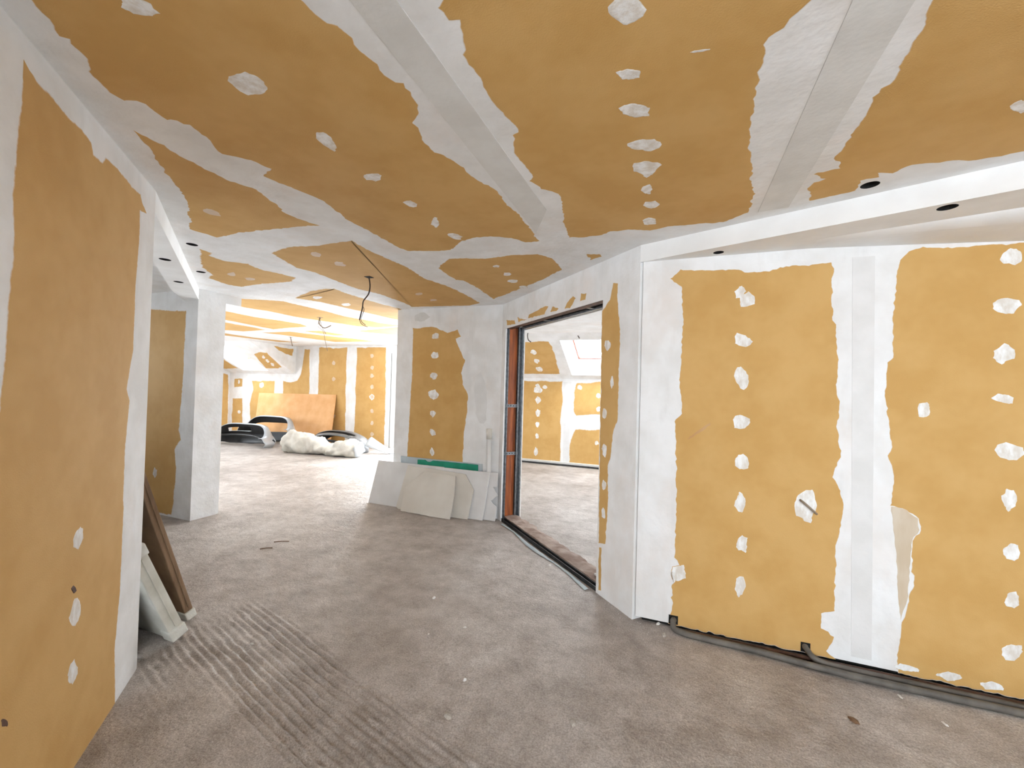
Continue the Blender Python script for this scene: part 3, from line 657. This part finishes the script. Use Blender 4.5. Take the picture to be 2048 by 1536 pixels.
def skylight(n, u0, u1, v0, v1, label):
    """window with deep white reveal, frame and pane above the slope opening"""
    fr = Fr(SLOPE.o, (1, 0, 0), SL_D, -SLOPE.n); D = .30; i = .06
    w = struct(empty('window_%d' % n, fr((u0+u1)/2, v1, 0)), label)
    vs = [fr(u, v, 0) for u, v in ((u0, v0), (u1, v0), (u1, v1), (u0, v1))]+[fr(u, v, D) for u, v in ((u0+i, v0+i), (u1-i, v0+i), (u1-i, v1-i), (u0+i, v1-i))]
    from_data('reveal', vs, [(0, 1, 5, 4), (1, 2, 6, 5), (2, 3, 7, 6), (3, 0, 4, 7)], 'pvc', w)
    a0, a1, b0, b1 = u0+i, u1-i, v0+i, v1-i; t = .05
    boxes('frame', [((a0-.03, b0-.03, D), (a1+.03, b0+t, D+.06)), ((a0-.03, b1-t, D), (a1+.03, b1+.03, D+.06)), ((a0-.03, b0+t, D), (a0+t, b1-t, D+.06)), ((a1-t, b0+t, D), (a1+.03, b1-t, D+.06))], 'pvc', w, fr)
    boxes('sash_seal', [((a0+t, b0+t, D+.01), (a0+t+.025, b1-t, D+.05)), ((a1-t-.025, b0+t, D+.01), (a1-t, b1-t, D+.05)), ((a0+t, b1-t-.025, D+.01), (a1-t, b1-t, D+.05))], 'pink_seal', w, fr)
    box('pane', (a0+t, b0+t, D+.03), (a1-t, b1-t, D+.038), 'glass', w, fr)
    portal(fr((u0+u1)/2, (v0+v1)/2, D+.07), SLOPE.n, (1, 0, 0), a1-a0, b1-b0)
uBR, vBR = sl(528, 741); uTR, vTR = sl(475, 692); uBL, vBL = sl(490, 741)
skL = (uBL-.05, (uBR+uTR)/2, max(.12, vTR), min(vBR, SL_LEN-.1))
uTL2, vTL2 = sl(1122, 681); uBL2, vBL2 = sl(1142, 750)
skR = ((uTL2+uBL2)/2, (uTL2+uBL2)/2+1.15, max(.12, vTL2), min(vBL2, SL_LEN-.06))
print('skylights', skL, skR, SL_LEN)
sk3 = (.6, 1.75, skR[2], skR[3])  # extra roof window out of view, added as daylight for this room
slope_l = slope('ceiling_slope', XG, XK, [skL], 'sloped roof lining around the left skylight')
slope_r = slope('ceiling_slope', PE.x+WT, 6.3, [skR, sk3], 'sloped roof lining of the room behind the doorway')
skylight(1, *skL, 'white roof window in the far room slope'); skylight(2, *skR, 'white roof window seen through the doorway'); skylight(3, *sk3, 'added unseen roof window lighting the room behind the doorway')
SP = dict(plane=SLOPE, name='plasterboard_panel', mat='panel', feather=.03, seg=.08, amp=.01)
patch(px=[(507, 708), (520, 703), (534, 705), (565, 735), (557, 737), (532, 737)], parent=slope_l, **SP)
patch(px=[(440, 712), (451, 721), (477, 737), (450, 738), (435, 735)], parent=slope_l, **SP)
patch(px=[(1000, 683), (1048, 683), (1078, 682), (1097, 683), (1105, 693), (1113, 717), (1120, 748), (1000, 748)], parent=slope_r, **SP)
for q in ((527, 714, 4, 3), (535, 722, 5, 3), (545, 729, 5, 3)): spot(SLOPE, *q, slope_l, rot=35)
for q in ((1067, 704, 7, 5), (1073, 722, 7, 5), (1078, 738, 8, 5)): spot(SLOPE, *q, slope_r, rot=15)

# balcony door in the outer wall (its left frame shows beside the stub wall)
def glazed(n, fr, x0, x1, z0, z1, leaves, label):
    w = struct(empty('window_%d' % n, fr((x0+x1)/2, 0, z0)), label); t = .07
    boxes('frame', [((x0, .02, z0), (x0+t, .09, z1)), ((x1-t, .02, z0), (x1, .09, z1)), ((x0+t, .02, z1-t), (x1-t, .09, z1)), ((x0+t, .02, z0), (x1-t, .09, z0+t))], 'pvc', w, fr)
    boxes('reveal', [((x0-.004, -.004, z0), (x0, .3, z1)), ((x1, -.004, z0), (x1+.004, .3, z1)), ((x0, -.004, z1), (x1, .3, z1+.004))], 'pvc', w, fr)
    lw = (x1-x0-2*t)/leaves
    for k in range(leaves):
        a = x0+t+lw*k; b = a+lw
        boxes('sash', [((a, .03, z0+t), (a+.06, .08, z1-t)), ((b-.06, .03, z0+t), (b, .08, z1-t)), ((a+.06, .03, z0+t), (b-.06, .08, z0+t+.08)), ((a+.06, .03, z1-t-.06), (b-.06, .08, z1-t))], 'pvc', w, fr)
        box('pane', (a+.06, .05, z0+t+.08), (b-.06, .058, z1-t-.06), 'glass', w, fr)
    portal(fr((x0+x1)/2, .12, (z0+z1)/2), -fr.y, fr.x, x1-x0, z1-z0)
    return w
glazed(6, Fr((XG, 0, 0), (0, 1, 0), (-1, 0, 0)), 4.4, 6.0, .6, 2.1, 2, 'added gable window, unseen behind the pier wall, lighting the far room')  # unseen window, added to brighten the far room
glazed(7, Fr((2.4, 0, 0), (0, -1, 0), (1, 0, 0)), -6.9, -4.9, .1, 2.2, 2, 'added wide window, unseen, lighting the room behind the doorway from the right')  # window added out of view so the doorway room gets more light
glazed(4, Fr((0, YW, 0)), wd0, wd1, 0.02, wdz, 3, 'white framed balcony door on the far outer wall behind the stub wall')

# ------------------------------------------------------------------ the rest of the shell, behind the camera
pe = PF+DG*LEND
w_back = struct(boxes('wall_back', [((pe.x-.12, -2.7, 0), (.35, -2.5, ZC)), ((.35, -2.7, 2.25), (2.7, -2.5, ZC)), ((2.7, -2.7, 0), (6.3, -2.5, ZC)), ((.35, -2.7, 0), (2.7, -2.5, .55)), ((pe.x-.12, -2.6, 0), (pe.x, pe.y+.1, ZC))], 'compound'), 'back wall of the hall behind the viewpoint')
w_end = struct(boxes('wall_end', [((4.8, -3.6, 0), (5.0, PB.y+.1, ZC)), ((2.4, PB.y+.1, 0), (2.7, 4.9, ZC)), ((2.4, 6.9, 0), (2.7, 8.5, ZC)), ((2.4, 4.9, 0), (2.7, 6.9, .1)), ((2.4, 4.9, 2.2), (2.7, 6.9, ZC))], 'compound'), 'end walls at the far right')
w_nic = struct(boxes('wall_niche', [((-8.2, PF.y-.2, 0), (-7.9, PG.y+.1, 1.1)), ((-8.2, PF.y-.2, 2.2), (-7.9, PG.y+.1, ZC)), ((-8.2, PF.y-.2, 1.1), (-7.9, 1.6, 2.2)), ((-8.2, 2.7, 1.1), (-7.9, PG.y+.1, 2.2))], 'compound'), 'end wall of the niche')
glazed(8, Fr((-7.9, 0, 0), (0, 1, 0), (-1, 0, 0)), 1.6, 2.7, 1.1, 2.2, 1, 'added small window, unseen, brightening the niche from its end')  # niche window is added for its light, hidden by the left wall
glazed(5, Fr((0, -2.5, 0), (-1, 0, 0), (0, -1, 0)), -2.7, -.35, .55, 2.25, 3, 'window in the back wall behind the viewpoint')

# ------------------------------------------------------------------ things
# radiators in packing, leaning on the back of the left wall return
def packed_radiator(name, x_end, yb, lean, thick, height, length, body_mat, label, caps):
    th = math.radians(lean); up = Vector((0, -math.sin(th), math.cos(th))); out = Vector((0, math.cos(th), math.sin(th)))
    fr = Fr((x_end, yb, .0), (-1, 0, 0), out, up)
    e = tag(empty(name, (x_end-length/2, yb, 0)), label, 'radiator')
    bm = bmesh.new(); add_box(bm, (.012, .006, .01), (length-.012, thick-.006, height-.01), fr, .006)
    b = from_bm('wrapped_body', bm, body_mat, e)
    box('wrap_seam', (.004, thick*.48, .08), (.013, thick*.56, height-.08), body_mat, e, fr, .002)
    for z0, z1 in caps:
        for x0 in (0, length-.09):
            box('foam_corner_cap', (x0, 0, z0), (x0+.09, thick, z1), 'foam_corner', e, fr, .008)
    return e
packed_radiator('packed_radiator', -2.626, 1.555, 22, .088, .64, .9, 'wrap_white', 'radiator in white foam wrapping leaning behind the near left wall', [(0, .07), (.57, .64)])
packed_radiator('packed_radiator', -2.785, 1.724, 17.5, .062, 1.08, 1.0, 'cardboard', 'taller radiator in brown cardboard leaning behind the white wrapped one', [(0, .055)])

# plasterboard offcuts leaning on the stub wall
def sheet(name, px, yb, yt, zt, mat, label, th=.0125, edge=None, cat='board', amp=.0, seg=.03, seed=1):
    d = Vector((0, yt-yb, zt)); nrm = Vector((1, 0, 0)).cross(d).normalized()
    if nrm.y > 0: nrm = -nrm
    pl = Plane((0, yb, 0), nrm, (1, 0, 0)); sg = 1 if pl.b.z > 0 else -1
    uv = [Vector(pl.uv(*q)) for q in px]
    if amp: uv = rough_outline(uv, seg, amp, random.Random(seed))
    if area(uv) < 0: uv.reverse()
    vmin = min(q.y*sg for q in uv)
    uv = [Vector((q.x, max(q.y*sg, .0)*sg)) for q in uv]
    n = len(uv)
    vs = [pl.at(q.x, q.y, 0) for q in uv]+[pl.at(q.x, q.y, -th) for q in uv]
    fs = [tuple(range(n)), tuple(range(2*n-1, n-1, -1))]+[(i, n+i, n+(i+1) % n, (i+1) % n) for i in range(n)]
    zmin = min(v.z for v in vs); c = sum(vs, Vector())/len(vs)
    vs = [v-Vector((0, 0, zmin-.001)) for v in vs]
    o = from_data(name, vs, fs, mat, None, (c.x, c.y, 0))
    return tag(o, label, cat, 'plasterboard offcuts leaning on the stub wall' if 'offcut' in name else None)
def c5(*pts): return [(700+x*.15625, 840+y*.15625) for x, y in pts]
sheet('board_offcut', c5((650, 462), (1690, 568), (1690, 1400), (650, 1400)), 4.44, 4.462, .60, 'bluegrey', 'pale blue-grey board strip standing upright behind the green board')
sheet('board_offcut', c5((865, 510), (960, 512), (985, 535), (1020, 540), (1060, 522), (1635, 578), (1635, 1400), (865, 1400)), 4.405, 4.44, .58, 'green', 'green moisture resistant board behind the white gypsum offcuts', amp=.002)
sheet('board_offcut', c5((1600, 655), (1895, 680), (1880, 860), (1830, 860), (1885, 970), (1800, 1040), (1870, 1120), (1850, 1310), (1500, 1290)), 4.372, 4.405, .55, 'gypsum', 'white gypsum offcut with a broken right edge next to the doorway', amp=.003)
sheet('board_offcut', c5((365, 518), (1200, 605), (1200, 1210), (235, 1060)), 4.352, 4.39, .55, 'gypsum', 'widest white gypsum sheet at the left, nearest the bright far room')
sheet('board_offcut', c5((1100, 600), (1790, 675), (1690, 1312), (1100, 1240)), 4.33, 4.375, .55, 'gypsum', 'white gypsum offcut with a straight right edge, second from the doorway')
sheet('board_offcut', c5((742, 582), (1180, 650), (1478, 700), (1582, 900), (1500, 1297), (640, 1180), (590, 1112)), 4.29, 4.355, .53, 'gypsum_cream', 'cream gypsum offcut with its upper right corner cut off', amp=.0015)
sheet('board_offcut', c5((960, 662), (1350, 722), (1330, 960), (1272, 1290), (645, 1166), (700, 870)), 4.20, 4.33, .50, 'gypsum_cream', 'frontmost cream gypsum offcut leaning on all the others', amp=.002)
# white tube standing behind them
e = tag(empty('plastic_tube', (-1.965, 4.442, 0)), 'white plastic tube standing upright between the offcuts and the doorway', 'tube')
tube('pipe', [(-1.965, 4.446, 0), (-1.965, 4.446, .5), (-1.975, 4.446, .96)], .028, 'gypsum', e, 16, 1)
tube('pipe_socket', [(-1.974, 4.442, .92), (-1.976, 4.442, 1.04)], .034, 'gypsum_cream', e, 16, 0)

# fibreboard in the far room
sheet('fibreboard_sheet', [(518, 786), (672, 790), (659, 893), (505, 880)], 7.95, 8.262, 1.24, 'fibre', 'large tan fibreboard leaning on the far wall behind the car bumpers', .018)

# car bumper covers
def bumper(name, base, W, Hh, Dp, yaw, mats, label, openings, seed, crumple=0, flare=.12, nu=56, nv=18, part='shell', tilt=0):
    rng = np.random.RandomState(seed)
    e = tag(empty(name, base), label, 'bumper'); vs = []
    R = Matrix.Rotation(math.radians(yaw), 3, 'Z') @ Matrix.Rotation(math.radians(tilt), 3, 'X')
    ph = rng.rand(12, 4)*6.28
    for i in range(nu+1):
        u = i/nu; t = (u-.5)*math.pi
        for j in range(nv+1):
            v = j/nv; w = 2*v-1
            x = W/2*math.copysign(abs(math.sin(t))**.85, math.sin(t))*(1-flare*abs(w)**3)
            z = Hh*max(math.cos(t), 0)**.55*(1-.22*abs(w)**3-.05*math.tanh(14*(v-.62)))
            y = Dp*(v-.5)*(1-.25*abs(math.sin(t))**6) + .06*Dp*math.sin(t*2+.6)
            if crumple:
                s = 0
                for k in range(12):
                    fq = 1.6+k*.9
                    s += abs(math.sin(fq*3*u+fq*1.3*v*(1 if k % 2 else -1)+ph[k, 0])*math.cos(fq*v+ph[k, 1]+fq*u))/(1+k*.35)
                s = s-1.6
                z = max(.004, z+crumple*s*(.35+.65*min(1, z/(.3*Hh+.01)))); y += crumple*.8*math.sin(9*u+ph[0, 2])*math.cos(5*v+ph[1, 2])
            q = R @ Vector((x, y, max(z, 0)))
            vs.append(Vector(base)+Vector((q.x, q.y, q.z)))
    zm = min(v.z for v in vs); vs = [v-Vector((0, 0, zm-.003)) for v in vs]
    fs = []
    for i in range(nu):
        for j in range(nv):
            u, v = (i+.5)/nu, (j+.5)/nv
            if any(a < u < b and c < v < d for a, b, c, d in openings): continue
            q = i*(nv+1)+j; fs.append((q, q+nv+1, q+nv+2, q+1))
    o = from_data(part, vs, fs, list(mats), e, None, True)
    s = o.modifiers.new('thickness', 'SOLIDIFY'); s.thickness = .012; s.offset = -1; s.material_offset = 1 if len(mats) > 1 else 0; s.material_offset_rim = 0
    return e, vs, nv
# visible arches: see-through cover behind, dark one in front, wrapped one and a black one
def upright_bumper(base, W, depth, h, yaw, mats, label, openings, seed, nu=64, nv=16, swoop=.3):
    """cover standing as on the car, hollow side towards the hall, with a top flange"""
    e = tag(empty('car_bumper', base), label, 'bumper'); vs = []
    R = Matrix.Rotation(math.radians(yaw), 3, 'Z')
    rows = [(v, 0) for v in np.linspace(0, 1, nv+1)] + [(1.02, .05), (1.0, .12)]
    for i in range(nu+1):
        t = (i/nu-.5)*math.pi*1.04; s_, c_ = math.sin(t), math.cos(t)
        px_, py_ = W/2*math.copysign(abs(s_)**.8, s_), depth*math.copysign(abs(c_)**.7, c_)
        top = h*(1-swoop*abs(s_)**4); bot = .16*h*abs(c_)**.5*0 + .02*math.sin(5*t)
        n_ = Vector((s_*depth, c_*W/2, 0)).normalized()
        for v, inn in rows:
            bulge = .07*math.sin(math.pi*min(v, 1))-.03*math.tanh(12*(v-.55)) - inn
            q = Vector((px_, py_, 0))+n_*bulge + Vector((0, 0, max(bot+v*(top-bot), 0)))
            vs.append(R @ q + Vector(base))
    zm = min(v.z for v in vs); vs = [v-Vector((0, 0, zm-.002)) for v in vs]
    m_ = len(rows); fs = []
    for i in range(nu):
        for j in range(m_-1):
            u, v = (i+.5)/nu, (rows[j][0]+rows[j+1][0])/2
            if any(a < u < b and c < v < d for a, b, c, d in openings): continue
            q = i*m_+j; fs.append((q, q+1, q+m_+1, q+m_))
    o = from_data('shell', vs, fs, list(mats), e, None, True)
    sd = o.modifiers.new('thickness', 'SOLIDIFY'); sd.thickness = .014; sd.offset = -1; sd.material_offset = 1; sd.material_offset_rim = 0
    return e
b1 = upright_bumper((-9.40, 7.42, 0), 1.62, .36, .66, 3, ('silver', 'black'), 'tallest silver car bumper cover with an open grille, behind the other bumpers', [(.26, .66, .38, .74)], 2, swoop=.42)
b2 = upright_bumper((-9.56, 6.78, 0), 1.80, .44, .50, 6, ('silver', 'black'), 'silver grey car bumper cover at the far left with a dark hollow inside', [(.30, .5, .62, .8), (.84, .9, .35, .6)], 5, swoop=.55)
tube('crash_bar', [(-10.3, 6.95, .2), (-9.9, 7.10, .22), (-9.4, 7.12, .22), (-8.95, 7.0, .2)], .03, 'black', b2)
b3, v3, n3_ = bumper('car_bumper', (-7.12, 7.58, 0), 1.55, .43, .5, -4, ('grey_paint', 'black'), 'dark grey car bumper cover with black grille slots behind the wrapped one', [(.20, .74, .10, .30), (.34, .62, .42, .52)], 9)
tube('lower_lip', [(-7.75, 7.33, .10), (-7.4, 7.27, .23), (-6.9, 7.26, .23), (-6.5, 7.32, .09)], .028, 'black', b3)
def wrapped_bumper():
    base = (-6.98, 6.92, 0)
    e = tag(empty('car_bumper', base), 'car bumper wrapped in crumpled off-white foam sheet lying in front', 'bumper')
    P = smooth_path([(-7.86, 6.80, 0), (-7.55, 6.82, 0), (-7.15, 6.95, 0), (-6.8, 6.93, 0), (-6.45, 6.92, 0), (-6.13, 7.02, 0)], 14)
    rng = np.random.RandomState(8); ph = rng.rand(16, 3)*6.28; n = 30; vs, fs = [], []
    def prof(u): return float(np.interp(u, [0, .08, .25, .42, .55, .7, .88, 1], [.30, .40, .42, .33, .22, .24, .36, .30]))
    for i, q in enumerate(P):
        u = i/(len(P)-1); t = (P[min(i+1, len(P)-1)]-P[max(i-1, 0)]).normalized(); sd = Vector((-t.y, t.x, 0)); hh = prof(u); ww = .17
        for k in range(n):
            a = 2*math.pi*k/n; w = 0
            for f_ in range(16):
                fq = 1.2+.8*f_; w += (abs(math.sin(fq*4.2*u+(1+f_ % 4)*a+ph[f_, 0])*math.cos(fq*2.1*u-(f_ % 3)*a+ph[f_, 1]))-.35)/(1+.3*f_)
            r_ = 1+.24*w+.012*rng.randn()
            y_ = ww*math.cos(a)*r_; z_ = hh*.5+hh*.5*math.sin(a)*r_
            vs.append(q+sd*y_+Vector((0, 0, max(.004, z_)))+t*(.03*w*math.cos(a)))
    for i in range(len(P)-1): fs += [(i*n+k, i*n+(k+1) % n, (i+1)*n+(k+1) % n, (i+1)*n+k) for k in range(n)]
    fs.append(tuple(range(n-1, -1, -1)))
    o = from_data('foam_wrap', vs, fs, 'wrap', e, None, True)
    sd = o.modifiers.new('thickness', 'SOLIDIFY'); sd.thickness = .008; sd.offset = -1
    last = vs[-n:]; c = sum(last, Vector())/n
    ring = [c+(v-c)*1.06+Vector((.012, .01, .006)) for v in last]; ring2 = [c+(v-c)*.86+Vector((.05, .04, .0)) for v in last]
    from_data('end_rim', [Vector((v.x, v.y, max(v.z, .003))) for v in last+ring+ring2], [(k, (k+1) % n, n+(k+1) % n, n+k) for k in range(n)]+[(n+k, n+(k+1) % n, 2*n+(k+1) % n, 2*n+k) for k in range(n)]+[tuple(range(2*n, 3*n))], 'silver', e, None, True)
wrapped_bumper()
def fender():
    vs, fs = [], []
    for i in range(9):
        for j in range(7):
            u, v = i/8, j/6
            vs.append((-6.28+.5*u, 7.62-.22*v+.25*u, .34*(1-u)**1.2*(1-.5*v*v)+.01))
    for i in range(8):
        for j in range(6): q = i*7+j; fs.append((q, q+7, q+8, q+1))
    o = from_data('fender_panel', vs, fs, 'silver', None, (-6.05, 7.65, 0), True)
    s = o.modifiers.new('thickness', 'SOLIDIFY'); s.thickness = .006
    tag(o, 'small light grey fender piece on the floor at the right end of the bumpers', 'car part')
fender()

# cables hanging from ceilings
def cable(pts_px, depth_y, mat, label, r=.006, strands=None, plane=None):
    """cable hanging in a vertical plane Y = depth through its ceiling outlet"""
    pl = plane or Plane((0, depth_y, 0), (0, -1, 0), (1, 0, 0))
    P = [pl.px(*q) for q in pts_px]
    e = tag(empty('hanging_cable', P[0]), label, 'cable', 'cables hanging from the ceilings')
    tube('sheath', P, r, mat, e, 8, 6)
    for s in strands or []: tube('wire_strand', [pl.px(*q) for q in s], r*.45, mat, e, 6, 6)
    box('outlet_rim', (P[0].x-.03, P[0].y-.03, P[0].z-.004), (P[0].x+.03, P[0].y+.03, P[0].z), 'dark_hole' if mat == 'cable' else mat, e)
    return e
def cy(x, y): return CEIL.px(x, y).y
cable([(738, 554), (740, 572), (737, 588), (727, 602), (725, 615), (721, 632), (719, 640)], cy(738, 554), 'cable', 'long dark cable hanging nearest from the hall ceiling', .006, [[(725, 612), (728, 620), (722, 640), (731, 650)], [(719, 638), (723, 648), (735, 654)]])
cable([(640, 635), (638, 645), (642, 652), (650, 656), (662, 651)], cy(640, 635), 'cable_grey', 'thin cable with splayed wires hanging mid-way in the far room', .008, [[(641, 636), (636, 652), (646, 662), (650, 680), (655, 702)], [(640, 640), (644, 654), (652, 668)]])
cable([(581, 674), (583, 684), (585, 692)], cy(581, 674), 'cable_grey', 'short cable stub hanging near the left skylight', .01)
cable([(1056, 664.5), (1055, 672), (1057, 680), (1062, 684)], cy(1056, 666), 'cable', 'curled dark cable hanging at the left behind the doorway', .008)
cable([(1152, 664.5), (1155, 670), (1159, 677)], cy(1152, 667), 'cable', 'short straight cable hanging beside the roof window behind the doorway', .008)

# conduits along the foot of the right wall
def conduit(pts, r, label):
    P = [FLOOR.px(x, y) for x, y in pts]; P = [Vector((q.x, min(q.y, PB.y-r-.004), r+.002+h)) for q, h in zip(P, [0]*len(P))]
    return P
P = [Vector((.045, PB.y-.003, .06)), Vector((.04, PB.y-.025, .055)), Vector((.06, PB.y-.055, .024)), Vector((.2, PB.y-.075, .02)), Vector((.5, PB.y-.085, .02)), Vector((.95, PB.y-.125, .02)), Vector((1.6, PB.y-.12, .02)), Vector((2.6, PB.y-.105, .02)), Vector((4, PB.y-.105, .02))]
tag(tube('conduit_pipe', P, .018, 'conduit', None, 10, 14, (.05, PB.y-.06, 0)), 'grey conduit leaving the wall beside the white corner and running along its foot', 'pipe')
P = [Vector((.755, PB.y-.003, .065)), Vector((.757, PB.y-.022, .06)), Vector((.80, PB.y-.058, .03)), Vector((.95, PB.y-.064, .018)), Vector((1.6, PB.y-.066, .018)), Vector((2.6, PB.y-.06, .018)), Vector((4, PB.y-.06, .018))]
tag(tube('conduit_pipe', P, .016, 'conduit', None, 10, 14, (.76, PB.y-.03, 0)), 'second grey conduit leaving the wall below the white joint between the tan panels', 'pipe')
P = [Vector((.09, PB.y-.028, .012)), Vector((.5, PB.y-.03, .012)), Vector((1.6, PB.y-.022, .012)), Vector((4, PB.y-.02, .012))]
tag(tube('conduit_pipe', P, .011, 'wood_dark', None, 8, 8, (.1, PB.y-.03, 0)), 'thin dark brown pipe tight against the foot of the right wall', 'pipe')
# holes cut in the board foot where the conduits come out
for X, w in ((.042, .028), (.757, .024)):
    box('conduit_cutout', (X-w, PB.y-.0012, .03), (X+w, PB.y+.01, .085), 'dark_hole', w_right)

# cable stub bent out of the filler on the right wall
q0 = W_RIGHT.px(1601, 1000); 
tag(tube('cable_stub', [q0+Vector((0, .01, 0)), q0+Vector((0, -.02, 0)), q0+Vector((.015, -.035, -.012)), W_RIGHT.px(1631, 1026)+Vector((0, -.03, 0))], .006, 'cable_grey', None, 8, 6), 'bent cable end poking out of the big round filler patch', 'cable')
q0 = W_RIGHT.px(1345, 1146)
tag(tube('cable_stub', [q0+Vector((0, .01, 0)), q0+Vector((0, -.018, .0)), q0+Vector((.008, -.026, -.02)), q0+Vector((.01, -.022, -.045))], .006, 'chip', None, 8, 6), 'short white cable end low on the wall beside the corner', 'cable')

# white film strip along the door track
def film():
    vs, fs = [], []; n = 30; rng = random.Random(3)
    for i in range(n+1):
        u = .22+1.62*i/n; o = .02*math.sin(i*.35)+.008*rng.random()
        for y, z in ((-.012-.012, .006), (-.03+o*.4, .012+.004*rng.random()), (-.055+o, .006)): vs.append(DFR(u, y, z))
    for i in range(n):
        for j in range(2): q = i*3+j; fs.append((q, q+3, q+4, q+1))
    o = from_data('film_strip', vs, fs, 'bluegrey', None, DFR(1, -.03, 0), True)
    o.modifiers.new('thickness', 'SOLIDIFY').thickness = .002
    tag(o, 'narrow white plastic film strip lying along the doorway track', 'film')
film()
o = box('board_scrap', (s2-.16, .10, .05), (s2-.01, .19, .062), 'gypsum', None, DFR, .002, DFR(s2-.08, .14, .05))
tag(o, 'small white board scrap on the sill plank at the right end of the doorway', 'board')

# crumbs on the floor
def lump(name, px, py, r, h, mat, label, cat, seed, flat=1.0, group=None):
    rng = random.Random(seed); c = FLOOR.px(px, py); bm = bmesh.new()
    bmesh.ops.create_icosphere(bm, subdivisions=2, radius=1)
    for v in bm.verts:
        k = 1+rng.uniform(-.28, .28); v.co = Vector((v.co.x*r*k, v.co.y*r*k*flat, max(v.co.z, -.3)*h*k))
    bmesh.ops.rotate(bm, verts=bm.verts, matrix=Matrix.Rotation(rng.uniform(0, 3), 3, 'Z'))
    zm = min(v.co.z for v in bm.verts)
    bmesh.ops.translate(bm, verts=bm.verts, vec=(c.x, c.y, -zm+.0))
    o = from_bm(name, bm, mat, None, (c.x, c.y, 0)); tag(o, label, cat, group); return o
for i, (x, y, r, h, mt, lb_, fl_) in enumerate((
    (868, 1197, .014, .010, 'chip', 'white plaster chip alone in the middle of the floor', .7),
    (930, 1256, .013, .007, 'chip', 'white plaster chip right of the floor centre', .6),
    (857, 1269, .007, .006, 'chip', 'tiny white plaster crumb left of the floor centre', .8),
    (929, 1362, .010, .010, 'chip', 'small white plaster chip between the floor ridges and the grey lump', .7),
    (896, 1434, .022, .012, 'stone', 'pale grey mortar lump at the lower centre of the floor', .8),
    (1146, 1446, .024, .008, 'stone', 'flat pale mortar flake at the lower right of the floor', .6),
    (504, 1289, .011, .008, 'chip', 'white chip on the raked ridges in front of the packed radiators', .5),
    (1800, 1394, .016, .005, 'chip', 'white sliver beside the conduits at the far right', .4),
    (1890, 1449, .016, .005, 'chip', 'white sliver near the lower right corner of the photo', .4),
    (1708, 1442, .026, .006, 'splinter', 'flat brown flake on the dark floor at the lower right', .6),
    (1316, 1249, .016, .010, 'chip', 'white plaster chip beside the first conduit at the wall corner', .5),
    (1098, 1112, .014, .008, 'chip', 'white chip in front of the doorway track', .6),
    (1100, 1131, .016, .006, 'chip', 'scattered white flake on the floor before the doorway', .8),
    (1328, 1272, .020, .014, 'stone', 'grey mortar lump under the first conduit elbow', .7))):
    lump('plaster_chip' if mt == 'chip' else 'mortar_lump' if mt == 'stone' else 'floor_flake', x, y, r, h, mt, lb_, 'debris', 100+i, fl_, 'crumbs scattered on the concrete floor')
for (x0, y0, x1, y1), lb_ in (((548, 1085, 578, 1084), 'thin wood splinter on the floor before the far room'), ((520, 1099, 545, 1097), 'shorter wood splinter lying just left of the longer one')):
    a, b = FLOOR.px(x0, y0), FLOOR.px(x1, y1)
    tag(tube('wood_splinter', [a+Vector((0, 0, .005)), (a+b)/2+Vector((0, 0, .009)), b+Vector((0, 0, .006))], .004, 'splinter', None, 6, 2, (a+b)/2), lb_, 'splinter')

def crumbs():
    rng = random.Random(21); bm = bmesh.new()
    spots = [(rng.uniform(1205, 1300), 0, 1) for _ in range(46)] + [(rng.uniform(620, 1600), rng.uniform(1080, 1520), 0) for _ in range(60)] + [(rng.gauss(1106, 14), rng.gauss(1124, 8), 0) for _ in range(10)]
    for x, y, edge in spots:
        if edge: y = 1186+(x-1200)*.72+abs(rng.gauss(8, 12))
        c = FLOOR.px(x, y); q = rng.uniform(.0018, .005)
        vs = [bm.verts.new(c+Vector((rng.uniform(-1, 1)*q, rng.uniform(-1, 1)*q, -.002+.0*k))) for k in range(3)] + [bm.verts.new(c+Vector((0, 0, q*1.1+.001)))]
        for f_ in ((0, 1, 2), (0, 3, 1), (1, 3, 2), (2, 3, 0)): bm.faces.new([vs[i] for i in f_])
    o = from_bm('plaster_crumbs', bm, 'chip', None); o['kind'] = 'stuff'
    tag(o, 'fine white plaster crumbs strewn over the floor near the doorway corner', 'crumbs')
crumbs()
